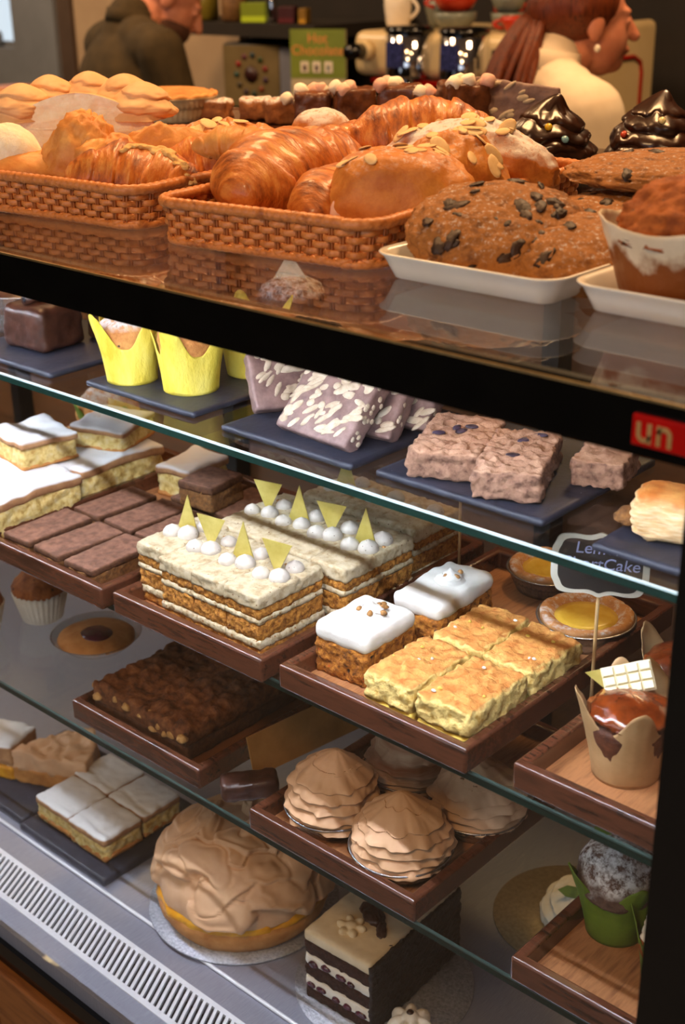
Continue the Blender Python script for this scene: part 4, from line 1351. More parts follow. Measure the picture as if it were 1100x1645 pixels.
t = thing('kraft_card', 'brown kraft card standing between the crumble tray and the meringue tray', 'card', (-0.846, 0.19, Z3 + 0.0003), math.radians(82))
prism('card_face', [(-0.10, 0), (0.10, 0), (0.10, 0.050), (-0.10, 0.046)], 0.0016, m_card, t, rot=(math.radians(-14), 0, 0))
t = thing('chocolate_log', 'dark chocolate piece lying beside the meringue tray', 'chocolate', (-0.842, 0.068, Z3 + 0.0003), 0.9)
sbox('chocolate_body', 0.060, 0.030, 0.022, m_choc, t, bev=0.006, res=0.004, amp=0.003, fr=110, seed=7)

t = thing('fruit_tart', 'round glazed fruit tart in a shallow dish at the back left of the lowest shelf', 'tart', (-1.222, 0.165, Z3 + 0.0003))
b = MB(); b.lathe([(0.040, 0), (0.056, 0.016), (0.058, 0.017), (0.054, 0.013), (0.04, 0.004)], 64); b.build('dish', glass_mat('dish_glass', (0.8, 0.8, 0.78, 1), ior=1.6), t)
lump('pastry', m_crust, 0.049, 0.049, 0.012, 3, 0.06, parent=t, loc=(0, 0, 0.005), n=48)
lump('jam_centre', m_cherry, 0.022, 0.020, 0.006, 4, 0.1, parent=t, loc=(0.006, -0.004, 0.016), n=32)
for k, (x, y, lab) in enumerate(((-1.338, 0.165, 'orange muffin in white pleated paper at the far left of the lowest shelf, farther back'), (-1.366, 0.085, 'orange muffin in white pleated paper cut off by the left edge of the photo'))):
    t = thing('paper_case_muffin', lab, 'muffin', (x, y, Z3 + 0.0003), k * 0.7, 'muffins in white paper cases')
    b = MB(); b.lathe([(0.026, 0), (0.034, 0.03), (0.0365, 0.042), (0.0355, 0.042), (0.033, 0.03), (0.025, 0.002)], 120, fx=lambda a, z: 1 + 0.02 * math.sin(a * 30)); b.build('paper_case', m_whitepaper, t)
    lump('muffin_top', m_bigmuffin, 0.036, 0.036, 0.030, 6 + k, 0.12, parent=t, loc=(0, 0, 0.030), n=40)

# green wrapped cakes on the right tray
t = thing('green_wrap_muffin', 'sugar dusted dark muffin in green paper on the nearly empty tray', 'muffin', (-0.447, 0.135, F3), 0.4, 'cakes in green paper')
tulip('paper_wrap', m_greenpaper, 0.0255, 0.041, 0.078, 0.62, 0.25 + PI / 4, 6, t, sq=0.14)
lump('muffin_top', m_muffin_dust, 0.037, 0.037, 0.042, 7, 0.14, parent=t, loc=(0, 0, 0.036), n=56)
t = thing('green_wrap_cupcake', 'cream swirled cupcake in green paper beside the black upright', 'cupcake', (-0.3790, 0.112, F3), 0.1, 'cakes in green paper')
tulip('paper_wrap', m_greenpaper, 0.024, 0.036, 0.066, 0.60, 0.1, 9, t, sq=0.14)
lump('cake', m_bigmuffin, 0.029, 0.029, 0.024, 7, 0.1, parent=t, loc=(0, 0, 0.022), n=40)
swirl('cream_swirl', 0.026, 0.040, m_bfcream, turns=4, amp=0.3, wav=0.1, seed=4, nth=80, nz=90, tip=0.006, rounded=True, starts=2, parent=t, loc=(0, 0, 0.043))
lump('caramel_drip', m_caramel, 0.008, 0.005, 0.003, 3, 0.3, parent=t, loc=(-0.012, -0.012, 0.066), rot=(0.9, 0, 0.7), n=16)
sign('small dark sign with a pale stick edge behind the green wrapped muffin', (-0.520, 0.245, Z3 + 0.0006), 0.9, 0.055, 0.05, 0.034, None, 0.0)

# ================================================================== STEEL DECK
DK = ZD + 0.0004
SL = ZD + 0.0103


def apple_sq(label, loc, w, d, h, seed, rz=0.0):
    t = thing('apple_square', label, 'apple cake', loc, rz, 'sugar dusted apple squares')
    V, F, s = softbox(w - .002, d - .002, h * 0.72, 0.004, 0.003, 0.0032, 170, seed)
    make('apple_filling', V, F, m_apple, None, t)
    sbox('pastry_base', w, d, h * 0.26, m_crust, t, bev=0.003, res=0.004, amp=0.0016, fr=150, seed=seed + 5)
    V, F, s = softbox(w + .001, d + .001, h * 0.36, 0.0045, 0.003, 0.0016, 120, seed + 1)
    g = np.abs(V[:, 1] + d * 0.27 + 0.003 * np.sin(V[:, 0] * 80))
    V[:, 2] += np.where(V[:, 2] > h * 0.2, -0.0022 * np.exp(-(g / 0.0016) ** 2) + 0.0015 * fbm(V * 60, seed, 2), 0)
    make('sugared_crust', V, F, m_sugar_top, None, t, loc=(0, 0, h * 0.66))
    return t


for (x, y, lab) in ((-1.2195, 0.098, 'front left of the block of four'), (-1.1465, 0.096, 'front right of the block of four'), (-1.2230, 0.163, 'back left of the block of four'), (-1.1480, 0.161, 'back right of the block of four')):
    apple_sq('sugar dusted apple square on slate, ' + lab, (x, y, SL), 0.0715, 0.0625, 0.034, int(-x * 1000) % 97 + int(y * 100))


def wedge(name, mats, R, ang, z0, z1, parent, seed, amp=0.002, top_swirl=0.0):
    """pie slice: point at the origin, opening toward +x"""
    na, nr, nz = 26, 26, 8
    V, F, keys = [], [], {}

    def vid(i, j, k):
        if (i, j, k) not in keys:
            r = max(0.001, R * j / nr); a = ang * (i / na - 0.5)
            keys[(i, j, k)] = len(V); V.append((r * math.cos(a), r * math.sin(a), z0 + (z1 - z0) * k / nz))
        return keys[(i, j, k)]
    for i in range(na):
        for j in range(nr):
            F.append((vid(i, j, nz), vid(i, j + 1, nz), vid(i + 1, j + 1, nz), vid(i + 1, j, nz)))
            F.append((vid(i, j, 0), vid(i + 1, j, 0), vid(i + 1, j + 1, 0), vid(i, j + 1, 0)))
        for k in range(nz):
            F.append((vid(i, nr, k), vid(i + 1, nr, k), vid(i + 1, nr, k + 1), vid(i, nr, k + 1)))
    for j in range(nr):
        for k in range(nz):
            F.append((vid(0, j, k), vid(0, j + 1, k), vid(0, j + 1, k + 1), vid(0, j, k + 1)))
            F.append((vid(na, j, k), vid(na, j, k + 1), vid(na, j + 1, k + 1), vid(na, j + 1, k)))
    V = np.array(V)
    n = fbm(V * 110, seed, 3)
    V += (n * amp)[:, None]
    if top_swirl:
        n2 = fbm(np.c_[V[:, :2] * 34, V[:, 2] * 0], seed + 3, 2)
        sw = np.abs(np.sin(n2 * 5 + V[:, 0] * 60))
        V[:, 2] += np.where(V[:, 2] > (z0 + z1) / 2, top_swirl * (sw - 0.3), 0)
    return make(name, V, F, mats, None, parent)


t = thing('meringue_pie_slice', 'browned meringue pie slice on the slate left of the apple squares', 'pie slice', (-1.3560, 0.092, SL), math.radians(48))
wedge('pie_base', m_crust, 0.125, 0.86, 0.0, 0.022, t, 3)
wedge('meringue_top', m_meringue_tan, 0.122, 0.84, 0.020, 0.044, t, 4, 0.003, 0.007)
t = thing('mango_cake_slice', 'sugar topped mango cake slice cut off by the left edge', 'cake slice', (-1.385, 0.112, SL), 0.35)
sbox('mango_filling', 0.062, 0.060, 0.022, m_curd, t, bev=0.003, res=0.003, amp=0.0022, fr=120, seed=5)
V, F, s = softbox(0.064, 0.062, 0.034, 0.006, 0.003, 0.003, 90, 4)
make('sugared_top', V, F, m_sugar_top, None, t, loc=(0, 0, 0.020))

# pavlova pie on a silver board
PX, PY = -0.9440, 0.1420
brd = MB(); brd.lathe([(0.1130, 0), (0.1138, 0.0012), (0.1130, 0.0026)], 96)
tag(brd.build('cake_board', m_silver_board, loc=(PX, PY, DK)), 'round silver cake board under the big meringue pie', 'cake board', 'round cake boards')
t = thing('meringue_pie', 'large round meringue pie with swirled tan top on a silver board', 'pie', (PX + 0.002, PY - 0.001, DK + 0.0028))
b = MB(); b.lathe([(0.093, 0), (0.100, 0.010), (0.103, 0.022), (0.101, 0.029), (0.095, 0.030), (0.05, 0.028)], 120)
V = np.array([tuple(v) for v in b.V]); V += (fbm(V * 70, 3, 3) * 0.0016)[:, None]
make('pie_crust', V, b.F, m_crust, None, t)
b = MB(); b.lathe([(0.0985, 0.024), (0.1015, 0.0285), (0.1000, 0.034), (0.094, 0.038), (0.06, 0.039)], 120)
V = np.array([tuple(v) for v in b.V]); V += (fbm(V * 60, 6, 3) * 0.0045)[:, None]
make('lemon_curd', V, b.F, m_curd, None, t)
strokes('meringue_top', 0.0985, 0.080, m_meringue_tan, 64, 8, 0.0095, t, (0, 0, 0.036))

# black forest cake slice on a board with a cream rosette
BX, BY = -0.7270, 0.1470
brd = MB(); brd.lathe([(0.0980, 0), (0.0986, 0.0012), (0.0980, 0.0024)], 96)
tag(brd.build('cake_board', m_silver_board, loc=(BX, BY, DK)), 'round silver cake board under the black forest cake slice', 'cake board', 'round cake boards')
t = thing('black_forest_slice', 'tall chocolate and cream layer cake slice with cherries on a round board', 'cake slice', (-0.7370, 0.1560, DK + 0.0026), math.radians(3))
w, d = 0.090, 0.158
z = 0.0
for (nm, mt, h, am) in (('chocolate_sponge', m_bfsponge, 0.013, .0022), ('whipped_cream', m_bfcream, 0.015, .0022), ('chocolate_sponge', m_bfsponge, 0.018, .0025), ('whipped_cream', m_bfcream, 0.013, .0022), ('chocolate_sponge', m_bfsponge, 0.017, .0022), ('cream_topping', m_bftop, 0.013, .0010)):
    sbox(nm, w, d, h + 0.001, mt, t, (0, 0, z), bev=0.003, res=0.0036, amp=am, fr=170, seed=int(z * 999) + 4)
    z += h
sbox('shavings_side', 0.005, d + 0.003, z - 0.001, m_bfshavings, t, (w / 2 + 0.0012, 0, 0), bev=0.0015, res=0.003, amp=0.0028, fr=240, seed=9)
rnd = random.Random(9)
for k in range(9):
    zz = (0.0205, 0.0525)[k % 2] + rnd.uniform(-.003, .003)
    lump('cherry_piece', m_cherry, rnd.uniform(.005, .008), 0.003, rnd.uniform(.004, .0055), k, 0.2, n=16, parent=t, loc=(-0.038 + 0.0085 * k + rnd.uniform(-.003, .003), -d / 2 - 0.0006, zz - 0.003))
lump('chocolate_shard', m_choc, 0.020, 0.012, 0.005, 3, 0.5, parent=t, loc=(0.000, -0.016, z - 0.001), rot=(0, 0, -0.6), n=36)
lump('chocolate_shard', m_choc, 0.013, 0.006, 0.004, 5, 0.5, parent=t, loc=(0.022, -0.030, z - 0.001), rot=(0, 0, -0.9), n=22)
for k in range(9):
    a = rnd.uniform(0, 3)
    sbox('chocolate_strand', rnd.uniform(.006, .012), 0.0016, 0.0014, m_choc_gloss, t, (rnd.uniform(-.04, .04), rnd.uniform(-.06, .07), z - 0.0006), (0, 0, a), bev=0.0006, res=0.003, amp=0)


def rosette(label_parent, loc, r, h, mat, n=7, rz=0.0):
    b = MB()
    for k in range(n):
        a = 2 * PI * k / n + rz
        c = Vector((math.cos(a) * r * 0.55, math.sin(a) * r * 0.55, h * 0.42))
        b.ell(c, (r * 0.50, r * 0.30, h * 0.50), 14, 0, Matrix.Rotation(a, 3, 'Z') @ Matrix.Rotation(-0.5, 3, 'Y'))
    b.ell((0, 0, h * 0.6), (r * 0.45, r * 0.45, h * 0.5), 14)
    return b.build('cream_rosette', mat, label_parent, loc=loc, remesh=0.0012, sm_iter=3)


rosette(t, (-0.006, -0.046, z - 0.003), 0.017, 0.010, m_bftop, 6, 0.3)
t = thing('cream_rosette', 'piped cream rosette with a chocolate chip beside the dark cake slice', 'cream rosette', (-0.6580, 0.1080, DK + 0.0026), 0.4)
rosette(t, (0, 0, 0), 0.024, 0.026, m_bfcream, 7)
lump('chocolate_chip', m_choc_gloss, 0.004, 0.004, 0.003, 3, 0.2, parent=t, loc=(0, 0, 0.026), n=14)

# cream dessert on a gold board at the right back of the deck
brd = MB(); brd.lathe([(0.090, 0), (0.0906, 0.0012), (0.090, 0.0024)], 80)
tag(brd.build('cake_board', m_gold_board, loc=(-0.632, 0.372, DK)), 'round gold cake board under the cream and berry dessert', 'cake board', 'round cake boards')
t = thing('berry_pavlova', 'cream topped pavlova with dark berries and a mint leaf on a gold board', 'pavlova', (-0.610, 0.378, DK + 0.0026))
swirl('cream_mound', 0.058, 0.055, m_bfcream, turns=4, amp=0.22, wav=0.4, seed=9, nth=110, nz=90, tip=0.004, prof=(2.2, 0.6), parent=t)
for k, (x, y) in enumerate(((0.0, 0.006), (0.016, 0.010), (0.004, -0.012), (0.022, -0.004), (-0.014, 0.016))):
    lump('berry', m_berry if k else m_red, 0.010, 0.010, 0.010, k, 0.12, parent=t, loc=(x, y, 0.052), n=18)
prism('mint_leaf', [(-0.016, 0), (-0.006, 0.007), (0.008, 0.007), (0.017, 0), (0.008, -0.006), (-0.006, -0.006)], 0.001, m_leaf, t, (-0.012, -0.024, 0.049), (math.radians(-50), 0, 0.4))
# ================================================================== ON TOP OF THE CASE
TT = ZT + 0.0003


def ony(px, py, Y):
    r = (px - 550) / FPX * AX_R + (py - 822.5) / FPX * AX_D + AX_F
    p = CAM + r * ((Y - CAM[1]) / r[1])
    return float(p[0]), float(p[2])


def rrect(w, d, r, n=10):
    pts = []
    for (cx, cy, a0) in ((w / 2 - r, -d / 2 + r, -PI / 2), (w / 2 - r, d / 2 - r, 0), (-w / 2 + r, d / 2 - r, PI / 2), (-w / 2 + r, -d / 2 + r, PI)):
        for k in range(n + 1):
            a = a0 + PI / 2 * k / n
            pts.append((cx + r * math.cos(a), cy + r * math.sin(a), math.cos(a), math.sin(a)))
    return pts


def resample(pts, step):
    """evenly spaced points (x, y, nx, ny) round a closed outline"""
    P_ = np.array([(p[0], p[1]) for p in pts]); N2 = np.array([(p[2], p[3]) for p in pts])
    Q = np.vstack([P_, P_[:1]]); M2 = np.vstack([N2, N2[:1]])
    L = np.r_[0, np.cumsum(np.linalg.norm(np.diff(Q, axis=0), axis=1))]
    n = int(L[-1] / step) // 2 * 2
    s = np.arange(n) / n * L[-1]
    return [(np.interp(v, L, Q[:, 0]), np.interp(v, L, Q[:, 1]), np.interp(v, L, M2[:, 0]), np.interp(v, L, M2[:, 1])) for v in s]


def basket(label, loc, rz, w, d, h, rows=5):
    t = thing('rattan_basket', label, 'basket', loc, rz, 'rattan baskets')
    st = resample(rrect(w, d, 0.025), 0.0106)
    n = len(st)
    MB().box(-w / 2 + 0.006, w / 2 - 0.006, -d / 2 + 0.006, d / 2 - 0.006, 0.0005, 0.004).build('base', m_rattan, t, False)
    fl = 0.10    # outward lean of the walls
    b = MB()
    for i, (x, y, nx, ny) in enumerate(st):
        for s_ in (-0.0013, 0.0013):
            tx, ty = -ny * s_, nx * s_
            sk = 0.0016
            b.tube([(x + tx + nx * 0.0006 + ny * sk, y + ty + ny * 0.0006 - nx * sk, 0.001), (x + tx + nx * h * fl - ny * sk, y + ty + ny * h * fl + nx * sk, h - 0.002)], 0.00125, 5, cap=False)
    b.build('stakes', m_rattan_dark, t)
    b = MB()
    rh = (h - 0.007) / rows
    for r_ in range(rows):
        z = 0.003 + rh * (r_ + 0.5)
        sub = 4
        ring = []
        for i in range(n):
            p, q = st[i], st[(i + 1) % n]
            for k in range(sub):
                f = k / sub
                x, y = p[0] * (1 - f) + q[0] * f, p[1] * (1 - f) + q[1] * f
                nx, ny = p[2] * (1 - f) + q[2] * f, p[3] * (1 - f) + q[3] * f
                ph = (i + f + r_) * PI
                o_ = 0.0021 * math.cos(ph) + z * fl
                ring.append((x + nx * o_, y + ny * o_, z, nx, ny))
        V, F = [], []
        m_ = 8
        for (x, y, zz, nx, ny) in ring:
            for k in range(m_):
                a = 2 * PI * k / m_
                V.append((x + nx * 0.0013 * math.cos(a), y + ny * 0.0013 * math.cos(a), zz + rh * 0.50 * math.sin(a)))
        N2 = len(ring)
        for i in range(N2):
            j = (i + 1) % N2
            for k in range(m_):
                q = (k + 1) % m_
                F.append((i * m_ + k, j * m_ + k, j * m_ + q, i * m_ + q))
        b.add(V, F)
    b.build('weave', m_rattan, t)
    for (nm, zz, rad) in (('rim', h, 0.0050), ('foot_rim', 0.0036, 0.0036)):
        pts = resample(rrect(w + 2 * zz * fl, d + 2 * zz * fl, 0.026), 0.0016)
        b = MB()
        R = [rad * (0.90 + 0.13 * abs(math.sin(i * 0.62))) for i in range(len(pts))]
        b.tube([(p[0], p[1], zz + 0.0008 * math.sin(i * 0.02)) for i, p in enumerate(pts)], R, 10, closed=True)
        b.build(nm, m_rattan, t)
    return t


B2, B1 = (-0.786, 0.219), (-1.083, 0.205)
basket('rattan basket of pastries at the left with a meringue pie', (B1[0], B1[1], TT), math.radians(6), 0.275, 0.35, 0.036)
basket('rattan basket of croissants and almond pastries in the middle', (B2[0], B2[1], TT), math.radians(6), 0.222, 0.36, 0.036)


def melamine(label, x0, x1, y0, y1, h):
    t = thing('white_tray', label, 'tray', ((x0 + x1) / 2, (y0 + y1) / 2, TT), 0, 'white plastic trays')
    w, d = x1 - x0, y1 - y0
    V, F = [], []
    prof = [(-0.016, 0.0), (-0.012, 0.0015), (-0.007, h * 0.55), (-0.0035, h * 0.86), (0.0, h), (0.0005, h + 0.0008), (-0.001, h + 0.0016), (-0.006, h - 0.0005), (-0.011, h * 0.5), (-0.016, 0.0035)]
    n = None
    for (o_, z) in prof:
        r = max(0.008, 0.022 + o_)
        pts = rrect(w + 2 * o_, d + 2 * o_, r, 8)
        n = len(pts)
        V += [(p[0], p[1], z) for p in pts]
    F = grid_faces(n, len(prof), True)
    F.append(tuple(range(n - 1, -1, -1))); F.append(tuple(range((len(prof) - 1) * n, len(prof) * n)))
    make('dish', V, F, m_melamine, None, t)
    return t


melamine('white plastic tray under the chunky cookies', -0.646, -0.480, 0.036, 0.33, 0.020)
melamine('white plastic tray under the paper wrapped fruit muffin', -0.4765, -0.290, 0.045, 0.33, 0.020)

# ---- left basket
ZB = TT + 0.0045


def flakes(parent, n, body, rx, ry, seed, mat=None, name='almond_flake', size=0.0095):
    rnd = random.Random(seed)
    tr = surf(body)
    off = Vector(body.location)
    for k in range(n):
        a, r = rnd.uniform(0, 6.28), rnd.uniform(0.05, 0.95) ** 0.6
        hit, nrm = drop(tr, rx * r * math.cos(a), ry * r * math.sin(a))
        if hit is None:
            continue
        q = nrm.to_track_quat('Z', 'Y') @ Matrix.Rotation(rnd.uniform(0, 6), 3, 'Z').to_quaternion() @ Matrix.Rotation(rnd.gauss(0, 0.18), 3, 'X').to_quaternion()
        s_ = size * (rnd.uniform(0.75, 1.25) if mat is None else rnd.uniform(0.35, 1.1))
        lump(name, mat or m_almond, s_, s_ * 0.62, 0.0014 if mat is None else s_ * 0.24, seed + k, 0.12 if mat is None else 0.7, n=14, parent=parent, loc=hit + off - nrm * (0.0002 if mat is None else s_ * 0.17), rot=q.to_euler())


CR = math.atan2(AX_R[1], AX_R[0])      # bearing of things lying square to the viewer
t = thing('meringue_half_pie', 'cut lemon meringue pie with toasted swirls and white inside in the left basket', 'pie', (-1.152, 0.158, ZB + 0.006), CR - 0.02)
swirl('toasted_meringue', 0.093, 0.072, m_meringue, turns=3.0, amp=0.16, wav=0.45, seed=6, nth=130, nz=110, tip=0.0, prof=(2.6, 0.55), a0=0.0, a1=PI, parent=t, loc=(0, 0, 0.016), cutmat=m_meringue_cut, droop=0.2, rounded=True)
b = MB()
n = 60
V = []
for (r, z) in ((0.075, 0), (0.088, 0.010), (0.095, 0.022), (0.090, 0.024)):
    V += [(r * math.cos(PI * i / n), r * math.sin(PI * i / n), z) for i in range(n + 1)]
F = grid_faces(n + 1, 4, False)
F.append(tuple(range(n, -1, -1))); F.append(tuple(range(3 * (n + 1), 4 * (n + 1)))); F.append(tuple([k * (n + 1) for k in range(4)] + [k * (n + 1) + n for k in range(3, -1, -1)]))
make('pie_shell', V, F, m_crust, None, t)
rnd = random.Random(2)
for k in range(5):
    a = 0.25 + k * 0.66
    x, y = 0.066 * math.cos(a), 0.060 * math.sin(a) + 0.012
    swirl('meringue_peak', 0.032 + 0.004 * rnd.random(), 0.036, m_meringue, turns=2.0, amp=0.26, wav=0.3, seed=30 + k, nth=64, nz=60, tip=0.0, prof=(2.2, 0.55), parent=t, loc=(x, y, 0.058 + 0.010 * math.sin(a)), rounded=True, starts=1, droop=0.1)

ZR = ZT + 0.036       # rim height: what shows first above the basket wall
x, y = onz(24, 281, ZR)
t = thing('cream_slice', 'cream filled pastry slice with a yellow crust at the front left of the left basket', 'pastry', (x - 0.020, y + 0.030, ZB + 0.010), CR)
lump('crust', m_pastry_pale, 0.060, 0.036, 0.030, 3, 0.10, parent=t, n=44)
lump('cream_filling', m_meringue_cut, 0.038, 0.028, 0.030, 5, 0.12, parent=t, loc=(-0.024, 0.008, 0.024), n=40)
x, y = onz(82, 280, ZR)
o = lump('cheese_pastry', m_pastry_pale, 0.036, 0.030, 0.052, 9, 0.24, 2.0, loc=(x - 0.004, y + 0.034, ZB + 0.008), rot=(0, 0.25, CR), ridge=0.6)
tag(o, 'rough golden pastry between the cream slice and the cheese croissant', 'pastry', 'pastries in the left basket')
x, y = onz(180, 298, ZR)
t = thing('cheese_croissant', 'croissant with melted cheese along its ridge at the front of the left basket', 'croissant', (x - 0.004, y + 0.024, ZB + 0.006), 0, 'pastries in the left basket', (math.radians(-6), math.radians(9), CR - 0.02))
bd = croissant('croissant_body', m_pastry, 0.128, 0.041, 0.5, 3.2, 4, t, flat=0.55)
tr = surf(bd)
b = MB()
rnd = random.Random(3)
for k in range(44):
    f = k / 43
    hit, nrm = drop(tr, -0.012 + 0.072 * f, 0.012 * math.sin(f * 3) - 0.004 - 0.010 * f + rnd.uniform(-.005, .005))
    if hit is not None:
        b.ell(hit + nrm * 0.0006, (rnd.uniform(.003, .006), rnd.uniform(.002, .004), rnd.uniform(.0015, .003)), 8)
b.build('melted_cheese', m_cheese, t, remesh=0.0013, sm_iter=1)
x, y = onz(318, 286, ZR)
croissant('croissant', m_pastry, 0.165, 0.037, 0.42, 3.6, 7, loc=(x - 0.006, y + 0.034, ZB + 0.008), rot=(0, 0, CR + 0.02), flat=0.6, label='plain croissant lying crosswise at the right front of the left basket', group='pastries in the left basket')
for (px, py, dy, sx, sy, sz, sd, rz, mt, lab) in ((160, 250, 0.055, 0.040, 0.030, 0.034, 4, 0.3, m_pastry_pale, 'puffed golden pastry in front of the cut meringue pie'),
                                             (245, 246, 0.055, 0.048, 0.034, 0.037, 6, 0.1, m_pastry_pale, 'pale folded pastry right of the cut meringue pie')):
    x, y = onz(px, py, ZR + 0.018)
    o = lump('folded_pastry', mt, sx, sy, sz, sd, 0.24, 1.9, loc=(x - 0.008, y + 0.022, ZB + 0.016), rot=(0, 0, CR + rz), ridge=0.6)
    tag(o, lab, 'pastry', 'pastries in the left basket')
x, y = onz(340, 240, ZR + 0.018)
t = thing('almond_croissant', 'almond croissant with flaked almonds at the back of the left basket', 'croissant', (x - 0.010, y + 0.028, ZB + 0.022), CR + 0.1, 'almond pastries')
bd = croissant('croissant_body', m_almond_pastry, 0.140, 0.036, 0.5, 3, 9, t, flat=0.5)
flakes(t, 12, bd, 0.055, 0.026, 4)
x, y = onz(352, 268, ZR + 0.018)
croissant('croissant_tip', m_pastry_pale, 0.085, 0.018, 0.7, 3, 13, loc=(x - 0.008, y + 0.022, ZB + 0.050), rot=(0, 0, CR - 0.5), label='small twisted pastry end lying on the plain croissant', cat='pastry', group='pastries in the left basket')
o = lump('sugar_bun', m_puff, 0.036, 0.028, 0.034, 12, 0.1, loc=(-0.985, 0.350, ZB + 0.026), rot=(0, 0, CR))
tag(o, 'small bun dusted with nib sugar behind the left basket croissants', 'bun')

# ---- middle basket
croissant('croissant', m_pastry, 0.190, 0.049, 0.55, 3.4, 17, loc=(-0.828, 0.170, ZB + 0.002), rot=(0, 0, math.radians(97)), flat=0.75, label='large glossy croissant at the left of the middle basket, end to the front', group='pastries in the middle basket')
t = thing('ham_croissant', 'croissant with a pink filling between the large croissant and the almond pastry', 'croissant', (-0.752, 0.150, ZB + 0.002), math.radians(100), 'pastries in the middle basket')
croissant('croissant_body', m_pastry, 0.140, 0.034, 0.6, 3, 23, t, flat=0.75)
lump('pink_filling', m_marsh_pink, 0.014, 0.008, 0.018, 3, 0.2, parent=t, loc=(-0.052, -0.012, 0.012), n=20)
t = thing('almond_pastry', 'flat golden almond pastry at the front of the middle basket', 'pastry', (-0.708, 0.150, ZB + 0.002), CR - 0.15, 'almond pastries')
bd = lump('pastry_body', m_almond_pastry, 0.062, 0.050, 0.056, 14, 0.14, 1.8, parent=t, n=88, power=0.80, flatb=0.3, ridge=0.3, octv=5)
flakes(t, 12, bd, 0.056, 0.044, 9)
t = thing('almond_pastry', 'curled almond pastry with toasted flakes beside the cookies', 'pastry', (-0.704, 0.212, ZB + 0.004), CR + 0.35, 'almond pastries')
bd = lump('pastry_body', m_almond_pastry, 0.054, 0.042, 0.056, 18, 0.18, 1.8, parent=t, n=88, ridge=0.4, octv=5)
flakes(t, 18, bd, 0.052, 0.040, 15)
croissant('croissant', m_pastry, 0.150, 0.044, 0.6, 3.4, 29, loc=(-0.812, 0.312, ZB + 0.022), rot=(0, 0, CR + 0.1), flat=0.75, label='glossy croissant lying crosswise at the back of the middle basket', group='pastries in the middle basket')
croissant('croissant', m_pastry, 0.120, 0.036, 0.6, 3.2, 31, loc=(-0.862, 0.285, ZB + 0.014), rot=(0, 0, CR + 0.5), flat=0.75, label='croissant with a dark glossy ridge behind the large front croissant', group='pastries in the middle basket')
t = thing('dusted_puff_pastry', 'long sugar dusted puff pastry lying at the right back of the middle basket', 'pastry', (-0.747, 0.288, ZB + 0.012), CR - 0.34, 'pastries in the middle basket')
bd = lump('pastry_body', m_puff, 0.086, 0.040, 0.052, 24, 0.12, 2.2, parent=t, n=96, ridge=0.45, flatb=0.3, octv=5)
flakes(t, 16, bd, 0.075, 0.030, 21)
o = lump('pistachio_bun', m_pistachio, 0.036, 0.028, 0.028, 4, 0.14, loc=(-0.868, 0.362, ZB + 0.04), rot=(0, 0, CR))
tag(o, 'small green pistachio topped bun behind the croissants', 'bun', 'pastries in the middle basket')

# ---- cookies


def cookie(label, loc, r, th, rot, seed, chunks, stretch=1.0):
    t = thing('chunky_cookie', label, 'cookie', loc, 0, 'chunky chocolate cookies', rot)
    bd = lump('cookie_body', m_cookie, r, r * stretch, th, seed, 0.10, 3.4, parent=t, n=120, ridge=0.6, power=0.9, flatb=0.35, octv=5)
    flakes(t, chunks, bd, r, r * stretch, seed, m_cookie_dark, 'chocolate_chunk', 0.0088)
    return t


def facing(tilt, spin=0.0):
    """lean a disc back towards the viewer's bearing"""
    return (Matrix.Rotation(CR + spin, 3, 'Z') @ Matrix.Rotation(tilt, 3, 'X')).to_euler()


cookie('big chunky chocolate cookie leaning at the front of the white tray', (-0.582, 0.114, TT + 0.020), 0.067, 0.026, facing(0.42), 5, 30, 0.84)
cookie('chunky cookie under the big front one, its edge towards the muffin', (-0.515, 0.132, TT + 0.010), 0.056, 0.022, facing(0.34, 0.15), 8, 10, 0.85)
cookie('chunky cookie behind the front pair, beside the fruit muffin', (-0.540, 0.225, TT + 0.014), 0.060, 0.022, facing(0.10, 0.3), 12, 9)
cookie('long thin chunky cookie lying on top at the back of the white tray', (-0.535, 0.300, TT + 0.050), 0.088, 0.015, facing(0.06, 0.0), 16, 8, 0.7)

# ---- fruit muffin in greaseproof paper
t = thing('fruit_muffin', 'big dark fruit muffin in greaseproof paper on the right white tray', 'muffin', (-0.4120, 0.115, TT + 0.0038), 0.5)
tulip('paper_wrap', m_stained, 0.052, 0.067, 0.060, 0.90, 0.0, 3, t, sq=0.07, flare=1.0)
lump('muffin_top', m_bigmuffin, 0.058, 0.058, 0.034, 6, 0.16, 2.8, parent=t, loc=(0, 0, 0.034), n=110, ridge=0.6, octv=5)

# ---- back row
t = thing('serving_board', 'wooden serving board behind the baskets under the chocolate squares', 'board', (-1.10, 0.59, TT))
MB().box(-0.30, 0.22, -0.12, 0.125, 0, 0.026).build('board', m_wood_tray, t, False, bevel=0.004)
t = thing('serving_board', 'wooden cake stand board behind the left basket under the foil pie', 'board', (-1.47, 0.52, TT))
MB().box(-0.065, 0.065, -0.10, 0.12, 0, 0.026).build('board', m_wood_tray, t, False, bevel=0.004)
x, y = onz(305, 192, TT + 0.027)
t = thing('foil_pie', 'round golden pie in a pale foil case behind the left basket', 'pie', (x - 0.028, y - 0.005, TT + 0.0265))
foil_tin('foil_tin', 0.059, 0.050, 0.028, t, mat=m_foil_pale)
o = lump('pie_lid', m_crust, 0.058, 0.058, 0.012, 4, 0.05, parent=t, loc=(0, 0, 0.025), n=60)
b = MB(); b.tube([(0.058 * math.cos(2 * PI * i / 80), 0.058 * math.sin(2 * PI * i / 80), 0.031 + 0.001 * math.sin(i * 1.3)) for i in range(80)], [0.0032 + 0.0007 * math.sin(i * 1.3) for i in range(80)], 8, closed=True); b.build('crimped_edge', m_pastry_pale, t)


